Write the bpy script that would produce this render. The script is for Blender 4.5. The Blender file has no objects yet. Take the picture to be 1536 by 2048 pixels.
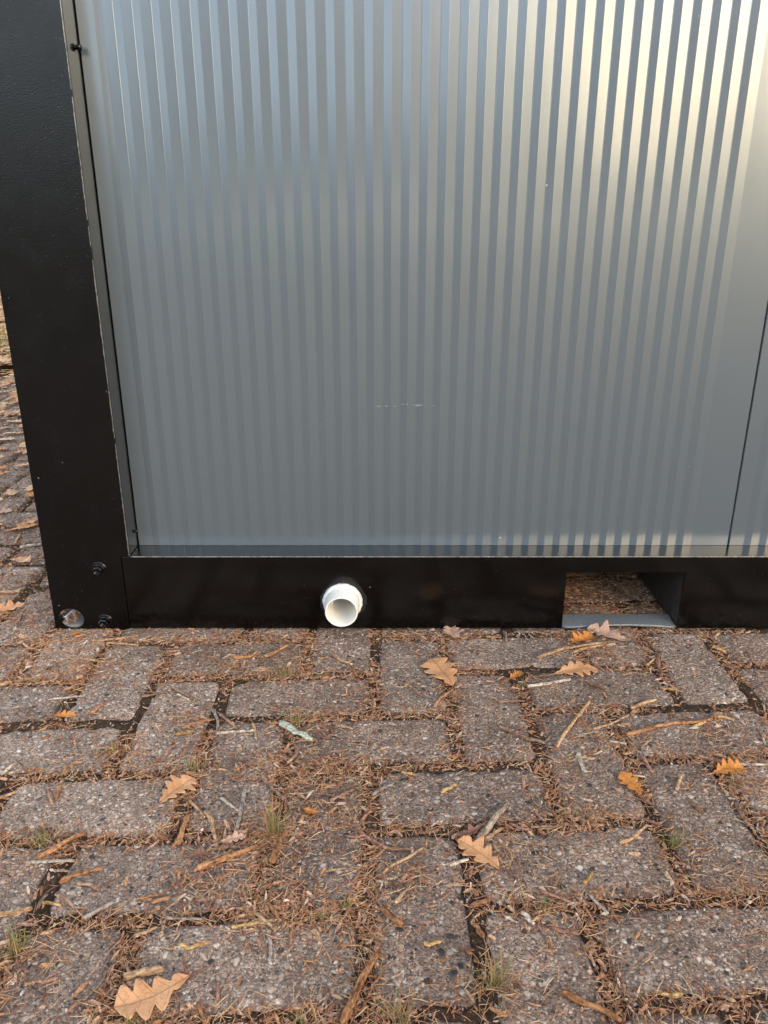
import bpy, bmesh, math, random
from mathutils import Vector, Matrix, noise
from mathutils.geometry import tessellate_polygon

# ------------------------------------------------------------------ camera, sky, sun, exposure
SC = bpy.context.scene
COL = SC.collection
R = math.radians
cam = bpy.data.cameras.new('camera')
cam.sensor_fit = 'VERTICAL'
cam.sensor_height = 36.0
cam.sensor_width = 27.0
cam.lens = 36.0 * 1540.0 / 2048.0
cam.clip_start = 0.02
cam.clip_end = 800.0
camo = bpy.data.objects.new('camera', cam)
COL.objects.link(camo)
camo.location = (0.0, 0.0, 0.637)
camo.rotation_euler = (R(90.0 - 20.154), 0.0, 0.0)
SC.camera = camo

SUN_EL, SUN_AZ = 12.5, 143.0          # elevation, bearing clockwise from +Y (behind the camera, to the right)
world = bpy.data.worlds.new('World')
SC.world = world
world.use_nodes = True
wn = world.node_tree
sky = wn.nodes.new('ShaderNodeTexSky')
sky.sky_type = 'NISHITA'
sky.sun_disc = False
sky.sun_elevation = R(SUN_EL)
sky.sun_rotation = R(SUN_AZ)
sky.air_density = 1.0
sky.dust_density = 0.08
sky.ozone_density = 1.0
hs = wn.nodes.new('ShaderNodeHueSaturation')          # thin high cloud: the blue is washed out evenly
hs.inputs['Saturation'].default_value = 0.45
wn.links.new(sky.outputs[0], hs.inputs['Color'])
wn.links.new(hs.outputs[0], wn.nodes['Background'].inputs[0])
wn.nodes['Background'].inputs[1].default_value = 0.15

sun = bpy.data.lights.new('sun', 'SUN')
sun.energy = 0.5
sun.angle = R(29.0)
sun.color = (1.0, 0.63, 0.21)
suno = bpy.data.objects.new('sun', sun)
COL.objects.link(suno)
sdir = Vector((math.sin(R(SUN_AZ)) * math.cos(R(SUN_EL)), math.cos(R(SUN_AZ)) * math.cos(R(SUN_EL)), math.sin(R(SUN_EL))))
suno.rotation_euler = sdir.to_track_quat('Z', 'Y').to_euler()
suno.location = sdir * 30

vs = SC.view_settings
vs.view_transform = 'Standard'
vs.look = 'None'
vs.exposure = 2.55
vs.gamma = 1.0
vs.use_curve_mapping = False

# ------------------------------------------------------------------ measured positions of litter (millimetres on the paving)
TWIGS = [
 ([-481.0, 1115.1, -444.0, 1120.0, -409.2, 1133.3], 5.0, 'tan', 'twig', 'long peeled tan stick lying in front of the corner post foot, left end thinner'),
 ([-453.1, 1110.2, -399.0, 1102.2], 3.3, 'tan', 'twig', 'thin straight peeled stick just below the tan stick at the corner post'),
 ([-397.6, 1116.7, -383.0, 1123.3, -377.8, 1143.5], 3.3, 'tan', 'twig', 'thin bent tan stalk close to the rail, right of the corner post'),
 ([-473.3, 1060.2, -433.5, 1049.8], 3.1, 'yellow', 'twig', 'short straight yellow stalk on the paver below the corner post bolts'),
 ([-409.6, 914.7, -403.5, 931.5, -396.6, 942.6], 5.7, 'orange', 'bark', 'knobby orange bark stub alone on a grey paver at left'),
 ([-351.5, 955.2, -327.1, 964.1, -312.6, 978.5], 2.9, 'brown', 'twig', 'thin brown twig meeting a second twig in a peak, its left arm'),
 ([-312.6, 978.5, -294.3, 964.1, -273.1, 945.1], 4.4, 'brown', 'twig', 'brown twig sloping down right from a peak, its right arm'),
 ([-300.9, 961.6, -280.9, 947.6], 2.9, 'pale', 'twig', 'small white splinter lying along a sloping brown twig'),
 ([-278.9, 865.9, -256.5, 873.6], 4.1, 'yellow', 'twig', 'short bright yellow stick left of the pale stick with forked end'),
 ([-273.7, 880.2, -262.5, 890.3, -249.5, 893.8], 6.2, 'orange', 'bark', 'curled orange bark chunk above the bright yellow stick'),
 ([-570.7, 985.1, -555.9, 991.8], 5.2, 'tan', 'twig', 'tan stick cut off by the left picture edge above the large paver'),
 ([-497.5, 894.9, -502.4, 930.3], 5.0, 'brown', 'bark', None),
 ([-481.6, 948.9, -434.3, 957.7], 2.9, 'pale', 'twig', 'pale straight stalk resting on the worn paver at far left'),
 ([-348.0, 1078.5, -327.6, 1083.2, -308.4, 1077.0], 4.8, 'red', 'twig', 'reddish twig across the joint right of the corner post'),
 ([-239.3, 1061.7, -212.1, 1064.8, -202.9, 1081.6], 4.7, 'orange', 'twig', 'orange twig left of the tuft nearest the rail'),
 ([-188.0, 1061.7, -155.8, 1097.4], 5.7, 'orange', 'twig', 'straight orange twig leaning above the tuft nearest the rail'),
 ([-228.1, 1001.4, -215.0, 1012.4, -207.9, 1029.4], 3.8, 'brown', 'twig', 'brown twig on a joint left of the tuft nearest the rail'),
 ([-83.7, 1073.9, -65.1, 1052.7, -49.0, 1041.0], 4.7, 'tan', 'twig', 'tan twig below the white drain pipe'),
 ([-48.6, 1032.3, -40.9, 1008.2], 4.5, 'orange', 'twig', None),
 ([-242.1, 924.3, -228.4, 894.9, -224.4, 864.8], 4.1, 'grey', 'twig', 'grey twig standing upright in view beside the pale forked stick'),
 ([-229.2, 912.3, -213.1, 893.8, -198.6, 878.0], 4.1, 'brown', 'twig', 'brown twig running parallel right of the upright grey twig'),
 ([-225.0, 868.1, -200.8, 871.4, -175.7, 874.7], 4.0, 'pale', 'twig', 'pale straight stick with a small crosspiece at its right end'),
 ([-179.5, 890.3, -174.3, 874.7, -170.9, 857.3], 3.4, 'tan', 'twig', 'short crosspiece at the right end of the pale straight stick'),
 ([-141.4, 892.6, -118.5, 870.3, -94.7, 853.0], 10.1, 'lichen', 'bark', 'stout twig covered in pale green lichen beside a grass tuft'),
 ([-111.0, 837.3, -114.4, 820.1, -122.3, 805.3], 4.5, 'brown', 'twig', 'brown twig hanging down the joint below the lichen twig'),
 ([-69.2, 890.3, -42.0, 878.0], 6.1, 'brown', 'bark', 'knobby brown twig piece on the large paver below the pipe'),
 ([-162.1, 932.8, -146.1, 918.3], 4.9, 'red', 'bark', None),
 ([-265.1, 886.9, -250.0, 896.0, -233.7, 900.7], 5.5, 'orange', 'bark', 'orange bark strip left of the upright grey twig'),
 ([241.9, 1058.7, 283.3, 1086.3, 317.7, 1095.8, 363.3, 1108.6], 5.7, 'tan', 'twig', 'long tan twig running under the curled leaf at the fork pocket'),
 ([301.9, 1080.1, 338.0, 1095.8, 377.6, 1107.0], 4.9, 'tan', 'twig', 'shorter tan twig below the curled leaf at the fork pocket'),
 ([71.4, 926.7, 80.7, 948.9, 100.7, 971.9], 4.3, 'orange', 'twig', 'orange twig directly below the oak leaf under the rail'),
 ([212.3, 979.8, 247.2, 987.8, 279.8, 1000.0], 5.2, 'pale', 'twig', 'pale twig with a knob end below the oak leaf by the pocket'),
 ([156.7, 883.6, 181.6, 861.6, 211.9, 845.6], 5.3, 'brown', 'twig', 'brown knobby twig sloping down right between two pavers'),
 ([224.8, 838.4, 253.4, 883.6, 295.5, 942.6], 4.8, 'tan', 'twig', 'tan twig slanting steeply up right, thicker at its foot'),
 ([284.0, 878.0, 313.5, 891.5, 341.6, 910.0], 3.4, 'tan', 'twig', 'thin tan twig left of the long partly peeled twig'),
 ([162.8, 942.6, 202.7, 945.1], 5.0, 'brown', 'bark', 'short brown bark stick lying level above the knobby sloping twig'),
 ([81.6, 910.0, 94.7, 900.7, 108.8, 903.0], 2.8, 'red', 'twig', 'dark leaf stalk at the corner of the large paver'),
 ([324.5, 863.7, 360.6, 878.0, 398.4, 889.2, 434.0, 892.6, 463.1, 905.3], 5.5, 'orange', 'twig', 'longest twig on the right, bark brown with a peeled tip'),
 ([419.4, 881.3, 463.1, 905.3, 481.9, 897.2], 4.2, 'yellow', 'twig', 'yellow peeled bent stick on the tip of the longest right twig'),
 ([348.7, 924.3, 368.8, 936.4, 391.4, 946.4], 5.0, 'tan', 'twig', 'tan twig lying in the joint above the longest right twig'),
 ([436.0, 1073.9, 425.9, 1036.6, 419.5, 1008.2], 6.2, 'red', 'bark', 'reddish bark twig pointing at the viewer right of the oak leaf'),
 ([407.5, 1039.5, 428.8, 1061.7], 3.9, 'yellow', 'twig', None),
 ([408.4, 979.8, 425.5, 975.9, 437.8, 969.3], 4.4, 'yellow', 'bark', 'yellow bark strip in the joint at right'),
 ([297.5, 850.9, 318.5, 845.6], 3.9, 'pale', 'twig', 'short pale stick below the left end of the longest right twig'),
 ([251.1, 825.1, 249.6, 805.3, 250.4, 788.2], 5.1, 'pale', 'twig', 'whitish stub pointing toward the viewer near the centre right'),
 ([245.4, 820.1, 269.8, 815.1], 3.2, 'tan', 'twig', 'tan stick crossing the top of the whitish stub'),
 ([262.7, 825.1, 281.6, 840.4], 3.9, 'orange', 'bark', None),
 ([330.2, 818.1, 333.8, 805.3, 334.5, 788.2], 5.1, 'red', 'bark', 'reddish twig in the joint above the small orange leaf'),
 ([533.8, 1099.0, 546.9, 1081.6], 6.4, 'yellow', 'bark', 'yellowish bark flake in the joint near the right end of the rail'),
 ([506.8, 874.7, 506.0, 858.4, 506.4, 835.3], 5.3, 'brown', 'twig', 'brown twig leaving the picture at the right edge'),
 ([404.0, 823.1, 421.7, 811.2, 443.4, 802.4], 4.5, 'red', 'twig', 'reddish twig above the right orange leaf'),
 ([449.7, 805.3, 486.0, 804.4], 3.2, 'pale', 'twig', 'white splinter behind the right orange leaf'),
 ([-373.4, 650.2, -359.1, 661.6, -350.0, 673.2, -333.9, 685.2], 5.5, 'orange', 'twig', 'orange brown twig slanting across the green tuft at left'),
 ([-383.1, 643.9, -363.6, 646.0, -331.7, 646.7], 4.8, 'pale', 'bark', 'pale grey bark strip below the slanting orange twig at left'),
 ([-335.3, 615.1, -323.8, 625.6, -297.9, 634.3], 6.3, 'redbark', 'bark', 'dark brown bark slab above the bark heap at left'),
 ([-317.7, 616.4, -303.8, 613.8, -291.3, 607.4], 5.7, 'brown', 'bark', 'crumbly bark chunk under the dark bark slab'),
 ([-346.7, 587.0, -347.1, 596.2, -344.3, 605.5], 4.0, 'brown', 'bark', None),
 ([-334.4, 603.6, -322.3, 594.9, -309.5, 585.2], 4.5, 'brown', 'bark', 'stubby bark twig right of the small heap at left'),
 ([-344.0, 592.5, -323.9, 588.8], 3.0, 'yellow', 'twig', 'short yellow stick in the small bark heap at left'),
 ([-388.2, 574.5, -365.5, 578.6, -350.2, 583.4], 5.4, 'tan', 'twig', 'smooth tan stick entering from the left picture edge'),
 ([-294.8, 572.1, -284.6, 581.0, -271.8, 591.8], 4.5, 'grey', 'twig', 'broken grey twig with a reddish frayed tip, low left'),
 ([-406.2, 756.3, -388.7, 732.3], 5.9, 'brown', 'bark', 'left of two bark stubs standing on the left paver'),
 ([-394.6, 765.2, -389.1, 740.7], 5.3, 'redbark', 'bark', 'right of two bark stubs standing on the left paver'),
 ([-227.2, 668.8, -227.1, 692.9, -224.8, 716.6], 5.6, 'redbark', 'bark', 'curled dark orange bark strip below the toothed tan leaf'),
 ([-460.0, 742.5, -442.7, 752.8], 3.6, 'tan', 'twig', None),
 ([-197.2, 633.7, -170.8, 647.4, -138.6, 665.2], 5.9, 'orange', 'twig', 'thick orange twig split along its length, left of centre'),
 ([-200.5, 631.6, -186.9, 647.4, -162.3, 659.4], 3.2, 'orange', 'twig', 'thinner split half lying against the thick orange twig'),
 ([-119.0, 641.9, -117.5, 663.0, -113.4, 686.7], 7.1, 'redbark', 'bark', 'reddish bark piece at the foot of the largest grass tuft'),
 ([-168.2, 759.0, -166.7, 728.9, -165.8, 694.4], 4.7, 'grey', 'twig', 'smooth grey twig left of the largest grass tuft'),
 ([-194.2, 743.3, -181.2, 731.5, -167.7, 721.5], 4.7, 'pale', 'bark', 'white split splinter crossed by the smooth grey twig'),
 ([-207.1, 720.7, -195.7, 702.2, -187.5, 676.2], 5.1, 'tan', 'bark', 'knobby pale twig left of the smooth grey twig'),
 ([-178.0, 670.3, -163.2, 664.5, -146.6, 663.7], 3.8, 'red', 'twig', 'reddish twig above the thick split orange twig'),
 ([-150.7, 783.5, -138.6, 763.4, -116.3, 739.9], 5.5, 'brown', 'bark', 'brown bark twig above the largest grass tuft'),
 ([-64.0, 739.0, -49.8, 750.2, -33.9, 759.0], 4.8, 'brown', 'bark', 'broken brown twig right of the largest grass tuft'),
 ([-13.8, 748.5, -4.8, 757.2, 10.4, 767.9], 3.6, 'grey', 'twig', 'grey twig end at the joint in the middle of the paving'),
 ([-28.2, 689.8, -12.7, 674.7, 9.3, 661.6], 3.9, 'red', 'twig', 'red brown twig in the litter heap at the centre'),
 ([-229.9, 738.2, -218.0, 724.8, -206.2, 711.0], 3.5, 'tan', 'twig', 'tan stalk below the toothed tan leaf'),
 ([-203.4, 668.1, -193.7, 658.7, -186.2, 648.8], 3.3, 'brown', 'bark', None),
 ([-117.2, 591.2, -109.3, 581.0, -100.8, 569.2], 4.0, 'orange', 'bark', 'orange bark strip in the heap below the dark joint gap'),
 ([21.8, 790.0, 38.4, 783.5], 5.0, 'yellow', 'bark', 'yellow bark crumb on the joint below the large paver'),
 ([68.5, 752.0, 87.9, 767.9], 4.9, 'yellow', 'bark', 'short yellow twig piece alone on the middle paver'),
 ([104.7, 674.7, 123.8, 702.2, 145.6, 733.1], 6.8, 'greybark', 'twig', 'thick grey brown twig standing behind the centre right leaf'),
 ([112.1, 676.2, 123.2, 685.2, 133.9, 692.9], 3.9, 'tan', 'twig', 'tan side twig beside the thick one behind the leaf'),
 ([70.2, 639.1, 80.3, 644.6, 90.9, 648.8], 3.7, 'pale', 'twig', 'pale stalk sticking out left of the centre right leaf'),
 ([-6.0, 667.4, 12.0, 663.0, 32.7, 661.6], 3.3, 'brown', 'twig', 'upper of two twigs meeting in a point at centre'),
 ([6.4, 637.1, 25.3, 650.2, 44.9, 665.2], 3.2, 'tan', 'twig', 'lower of two twigs meeting in a point at centre'),
 ([142.4, 700.7, 153.9, 694.4, 163.5, 691.3], 4.5, 'red', 'bark', 'reddish bark twig right of the thick twig behind the leaf'),
 ([166.6, 696.0, 197.0, 697.5], 4.0, 'brown', 'bark', 'brown twig lying in the mossy joint right of centre'),
 ([154.8, 673.2, 174.4, 668.8], 5.0, 'brown', 'bark', 'knobby brown stub on the paver right of the leaf'),
 ([158.8, 606.8, 173.7, 599.3, 188.1, 591.2], 3.6, 'red', 'twig', 'smooth reddish twig pointing at the dark soil right of centre'),
 ([87.2, 588.2, 104.8, 596.8], 5.6, 'orange', 'bark', 'orange bark chunk in the joint below the centre right leaf'),
 ([35.8, 641.9, 37.9, 629.6], 4.2, 'orange', 'bark', None),
 ([11.1, 591.2, 16.2, 598.0, 22.5, 606.8], 4.1, 'tan', 'bark', None),
 ([-1.5, 585.2, 6.9, 573.3, 18.0, 564.0], 7.4, 'redbark', 'bark', 'stout orange bark plug low in the middle'),
 ([119.3, 575.0, 130.4, 567.5], 3.4, 'pale', 'bark', 'left of two white wood chips on the dark soil'),
 ([138.0, 580.4, 141.2, 573.3, 146.1, 565.2], 5.4, 'pale', 'bark', 'right and wider of two white wood chips on the dark soil'),
 ([161.4, 563.5, 174.0, 558.9, 186.6, 555.0], 5.3, 'red', 'bark', 'knobby reddish twig at the edge of the dark soil patch'),
 ([156.5, 551.1, 157.1, 542.3, 157.0, 532.7], 4.3, 'orange', 'bark', 'orange bark stub below the knobby reddish twig'),
 ([87.9, 567.5, 92.0, 560.6, 96.0, 553.3], 5.3, 'redbark', 'bark', 'square brown bark chip in the joint low centre'),
 ([37.9, 544.0, 46.1, 545.0, 54.3, 547.2], 4.7, 'yellow', 'bark', 'yellow wood chip on the paver low centre'),
 ([139.5, 499.9, 150.1, 507.7], 4.1, 'pale', 'bark', 'small white chip alone on a paver low right of centre'),
 ([156.2, 494.1, 173.9, 484.7, 187.5, 478.3, 203.1, 467.5], 6.1, 'redbark', 'twig', 'large red brown bark twig at the bottom right'),
 ([259.0, 670.3, 278.7, 680.7, 298.6, 699.1], 3.9, 'tan', 'twig', 'curved tan twig above the paver with the green tuft'),
 ([207.0, 615.1, 220.0, 629.6], 3.7, 'yellow', 'twig', 'short yellow stick alone on a paver right of centre'),
 ([209.5, 600.5, 215.6, 588.8, 221.7, 578.0], 3.5, 'pale', 'twig', 'pale twig at the corner of the big lower right paver'),
 ([362.3, 737.3, 367.0, 726.5, 371.1, 717.4], 4.7, 'orange', 'bark', 'orange bark piece between two pavers below the small orange leaf'),
 ([352.8, 757.2, 368.6, 782.6], 4.3, 'tan', 'twig', 'tan stub right of the small orange leaf'),
 ([416.3, 739.0, 413.7, 716.6, 412.4, 696.8], 5.2, 'brown', 'bark', 'brown bark strip in the littered joint at right edge'),
 ([254.6, 726.5, 259.4, 718.2, 264.7, 710.2], 4.1, 'orange', 'bark', None),
 ([245.3, 495.1, 254.6, 492.7, 264.9, 494.1], 4.0, 'yellow', 'bark', 'bright yellow stick in the joint under the big lower right paver'),
 ([225.0, 588.2, 227.6, 578.0, 230.7, 568.1], 4.0, 'orange', 'bark', None),
 ([-234.9, 507.2, -219.3, 511.2, -201.5, 515.7], 7.7, 'tan', 'twig', 'thick smooth tan stick on top of the largest oak leaf'),
 ([-239.9, 553.3, -230.5, 557.2, -220.0, 562.9], 3.9, 'tan', 'bark', 'tan bark twig above the joint near the largest oak leaf'),
 ([-195.1, 545.0, -184.0, 540.2, -166.4, 546.1], 4.2, 'yellow', 'bark', 'curved yellow bark strip above the largest oak leaf'),
 ([-183.9, 514.7, -184.7, 523.8, -185.4, 534.3], 4.2, 'brown', 'bark', 'brown stub touching the largest oak leaf from behind'),
 ([-148.0, 562.3, -135.3, 564.6, -121.2, 568.1], 3.4, 'yellow', 'twig', 'straight yellow stick in front of the litter heap low left'),
 ([-128.0, 579.8, -116.5, 569.2, -104.3, 558.4], 3.9, 'tan', 'twig', 'tan twig sloping out of the litter heap low left'),
 ([-111.7, 556.1, -107.2, 541.3, -106.1, 526.4], 3.8, 'grey', 'bark', 'knobby grey twig pointing at the viewer, low left'),
 ([-151.8, 502.8, -147.1, 493.2, -146.1, 483.8], 4.0, 'red', 'bark', 'crumbling reddish twig on the lower left paver'),
 ([-36.1, 463.6, -27.6, 486.1, -19.4, 507.7, -3.7, 534.8], 6.8, 'redbark', 'twig', 'large orange bark twig along the joint at the bottom middle'),
 ([-215.5, 573.3, -198.1, 572.7, -178.3, 572.1], 2.9, 'grey', 'twig', 'grey twig lying level in the joint above the largest leaf'),
 ([-136.1, 584.0, -124.1, 570.9], 4.4, 'orange', 'bark', None),
 ([-15.7, 545.0, -11.0, 552.8, -6.3, 561.7], 2.9, 'tan', 'bark', 'small pale husk in the joint low centre'),
 ([-91.6, 565.2, -83.2, 568.6, -75.3, 573.3], 3.9, 'orange', 'bark', 'orange bark stick right of the litter heap low left'),
 ([-519.1, 1178.4, -492.7, 1189.3], 5.2, 'tan', 'twig', None),
 ([-732.3, 1290.6, -697.0, 1294.8, -677.4, 1296.9], 5.6, 'tan', 'twig', 'thin tan stick on the pavers left of the corner post'),
 ([-772.8, 1507.6, -756.3, 1518.6, -734.1, 1526.9], 6.4, 'pale', 'twig', 'pale stick beside the corner post, below the orange leaves'),
 ([-630.2, 1176.6, -640.3, 1219.0], 6.2, 'brown', 'bark', None),
 ([-793.4, 1529.7, -805.6, 1581.5], 5.5, 'tan', 'twig', None),
 ([299.9, 708.6, 311.6, 700.7, 322.8, 708.6], 3.4, 'red', 'twig', 'reddish stalk in the mossy joint above the bright green tuft'),
 ([-67.5, 631.6, -41.4, 636.4], 2.1, 'tan', 'twig', None),
 ([294.0, 788.2, 322.8, 780.7], 3.1, 'pale', 'twig', None),
 ([-513.8, 1130.0, -502.3, 1135.0], 5.0, 'orange', 'bark', None),
 ([-87.6, 889.2, -76.4, 875.8], 4.1, 'orange', 'bark', None),
 ([8.9, 987.8, 27.4, 981.1, 37.4, 994.5], 4.4, 'tan', 'bark', 'pale curled bark bit on the paver left of the oak leaf'),
 ([169.6, 1130.0, 194.1, 1126.7], 5.8, 'orange', 'bark', 'orange bark strip close to the rail left of the pocket'),
 ([203.7, 1146.9, 200.4, 1113.5], 4.9, 'brown', 'bark', None),
 ([156.8, 1141.8, 160.1, 1155.5], 4.2, 'orange', 'bark', None),
]
LEAVES = [
 ((102.1, 979.8), (73.9, 1055.7), 0.78, 'tan', 0.10, 0, 'tan oak leaf with deep lobes lying below the black rail'),
 ((258.3, 1012.4), (328.5, 1025.1), 0.62, 'tan', 0.12, 1, 'tan oak leaf left of the fork pocket opening, tip pointing right'),
 ((404.7, 1110.2), (340.9, 1150.3), 0.60, 'pink', 0.35, 2, 'pinkish curled oak leaf lying against the fork pocket lip'),
 ((349.7, 1141.8), (306.1, 1105.4), 0.55, 'orange', 0.50, 3, 'small orange curled leaf left of the pinkish leaf at the pocket'),
 ((306.7, 745.0), (291.7, 784.4), 0.66, 'orange', 0.15, 4, 'small bright orange oak leaf on the middle right paver'),
 ((407.2, 784.4), (453.1, 792.9), 0.62, 'orange', 0.45, 5, 'orange oak leaf curled upward near the right picture edge'),
 ((-264.8, 731.5), (-233.3, 776.1), 0.80, 'tan', 0.12, 6, 'tan oak leaf with toothed lower edge at left'),
 ((122.7, 633.7), (81.4, 674.7), 0.62, 'tan', 0.22, 7, 'tan oak leaf in front of the thick grey brown twig'),
 ((-175.1, 510.2), (-234.4, 478.3), 0.72, 'tan', 0.12, 8, 'largest oak leaf, tan, at the bottom left under a stick'),
 ((121.2, 1118.4), (112.4, 1162.5), 0.80, 'pink', 0.40, 9, 'pinkish leaf tucked under the rail left of the pocket'),
 ((187.8, 998.6), (207.6, 1018.0), 0.55, 'orange', 0.50, 3, 'tiny orange leaf scrap beside the pale knobbed twig'),
 ((-210.6, 647.4), (-192.8, 654.4), 0.90, 'redbrown', 0.30, 5, 'flat red brown leaf scrap left of the thick orange twig'),
 ((-181.9, 670.3), (-153.4, 677.7), 0.50, 'pink', 0.25, 2, 'pinkish brown leaf scrap above the thick orange twig'),
 ((296.9, 993.2), (325.3, 968.0), 0.40, 'redbrown', 0.50, 4, 'dark withered leaf right of the lobed leaf by the pocket'),
 ((111.7, 696.8), (80.0, 677.7), 0.35, 'redbrown', 0.50, 9, 'dark scrap of leaf above the centre right leaf'),
 ((-93.3, 723.2), (-78.7, 715.0), 0.80, 'orange', 0.50, 3, 'small orange leaf scrap right of the largest grass tuft'),
 ((-457.4, 906.5), (-427.7, 905.3), 0.55, 'orange', 0.50, 9, 'orange withered leaf in the joint of the left pavers'),
 ((-522.1, 1130.0), (-506.9, 1138.4), 0.60, 'orange', 0.50, 3, 'orange leaf scrap at the foot of the corner post'),
 ((-849.3, 1599.4), (-789.3, 1642.7), 0.50, 'orange', 0.25, 1, 'orange oak leaf touching the corner post at its left'),
 ((-838.5, 1630.1), (-805.6, 1681.4), 0.50, 'tan', 0.25, 2, 'tan oak leaf half under the orange one left of the post'),
 ((-765.3, 1444.6), (-717.9, 1429.6), 0.75, 'tan', 0.20, 6, 'lone tan oak leaf left of the post above the bolts level'),
 ((-699.5, 1213.3), (-645.0, 1244.1), 0.50, 'tan', 0.25, 7, 'tan oak leaf at the left edge beside the corner post foot'),
 ((-1058.7, 2103.7), (-1012.4, 2118.5), 0.80, 'tan', 0.30, 0, 'tan oak leaf close to the post, uppermost of the near ones'),
 ((-1084.7, 1996.0), (-1034.7, 2041.6), 0.50, 'tan', 0.30, 8, 'pale oak leaf cut by the left edge, below the uppermost one'),
 ((-942.0, 1714.9), (-887.7, 1728.7), 0.50, 'pink', 0.30, 2, 'pinkish oak leaf at the left edge above the orange leaf'),
 ((-1195.3, 2260.8), (-1156.5, 2289.1), 0.70, 'tan', 0.30, 4, None),
 ((-1129.9, 2244.2), (-1084.3, 2260.8), 0.60, 'tan', 0.35, 6, None),
 ((-722.6, 1309.6), (-735.5, 1278.2), 0.60, 'redbrown', 0.30, 5, None),
 ((-1460.0, 2917.7), (-1414.9, 2972.2), 0.50, 'tan', 0.40, 1, None),
 ((-1356.4, 2701.6), (-1345.3, 2781.1), 0.60, 'tan', 0.30, 0, None),
 ((-1302.6, 2526.9), (-1271.4, 2554.6), 0.60, 'pink', 0.30, 2, None),
 ((-1471.6, 3028.5), (-1483.3, 3127.0), 0.80, 'orange', 0.40, 4, None),
 ((-1648.1, 3286.5), (-1630.9, 3343.0), 0.70, 'tan', 0.40, 6, None),
]
TUFTS = [
 ((-152.3, 1015.2), 34, 0.90, 38, 0.55, 'grass tuft nearest the rail, between the orange twigs'),
 ((-121.2, 896.0), 30, 1.00, 40, 0.55, 'grass tuft just above the lichen covered twig'),
 ((-238.9, 797.6), 26, 1.10, 34, 0.50, 'grass tuft in the joint left of the middle, above the toothed leaf'),
 ((-348.6, 833.2), 22, 1.20, 34, 0.30, 'straw coloured tuft in the joint right of the large left paver'),
 ((-123.5, 686.7), 52, 0.75, 60, 0.45, 'largest grass tuft, tall dry blades, left of the middle'),
 ((-376.4, 670.3), 22, 1.50, 46, 0.90, 'broad green grass tuft at left beside the slanting twig'),
 ((-59.0, 573.3), 22, 0.70, 16, 0.80, 'small green tuft, left of the pair low in the middle'),
 ((-37.0, 586.4), 24, 0.60, 14, 0.80, 'small green tuft, right of the pair low in the middle'),
 ((-343.4, 535.9), 34, 1.00, 44, 0.75, 'olive grass tuft in the joint at the lower left edge'),
 ((98.7, 501.8), 44, 1.20, 60, 0.25, 'dry brown star shaped tuft low right of the middle'),
 ((13.7, 470.2), 30, 1.20, 50, 0.35, 'dry tuft at the bottom edge right of the large bark twig'),
 ((319.7, 670.3), 26, 0.95, 44, 0.90, 'bright green tuft in the joint at right'),
 ((219.4, 713.4), 16, 1.20, 26, 0.85, 'small green tuft in the mossy joint right of centre'),
 ((367.3, 610.0), 16, 1.10, 22, 0.90, 'tiny green tuft near the right picture edge'),
 ((155.8, 585.2), 20, 1.00, 22, 0.70, 'small green tuft beside the white wood chips'),
 ((-215.5, 464.9), 24, 0.90, 26, 0.70, 'small green tuft under the largest oak leaf'),
 ((-65.2, 464.9), 20, 1.20, 26, 0.50, 'green and straw tuft at the bottom edge left of the bark twig'),
 ((430.6, 772.5), 16, 1.00, 18, 0.60, 'small yellowish tuft below the right orange leaf'),
 ((-471.0, 1012.4), 12, 1.00, 12, 0.90, 'tiny green sprout in the joint below the corner post'),
 ((205.8, 985.1), 12, 0.60, 8, 1.00, 'tiny bright green sprout left of the pale knobbed twig'),
 ((209.0, 805.3), 12, 0.80, 10, 1.00, 'tiny green sprout in the joint left of the whitish stub'),
 ((432.2, 1213.3), 12, 0.80, 10, 1.00, 'green sprout inside the fork pocket'),
]

rng = random.Random(7)

# ------------------------------------------------------------------ helpers
def tag(o, label=None, cat=None, group=None, kind=None):
    if label: o['label'] = label
    if cat: o['category'] = cat
    if group: o['group'] = group
    if kind: o['kind'] = kind
    return o

def obj(name, me, mat=None, parent=None, loc=None, smooth=False):
    o = bpy.data.objects.new(name, me)
    COL.objects.link(o)
    if mat and not me.materials: me.materials.append(mat)
    if parent: o.parent = parent
    if loc is not None: o.location = loc
    if smooth: me.polygons.foreach_set('use_smooth', [True] * len(me.polygons))
    return o

def mesh(name, v, f):
    me = bpy.data.meshes.new(name)
    me.from_pydata(v, [], f)
    me.update()
    return me

def empty(name, loc=(0, 0, 0)):
    o = bpy.data.objects.new(name, None)
    o.empty_display_size = 0.05
    COL.objects.link(o)
    o.location = loc
    return o

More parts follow.
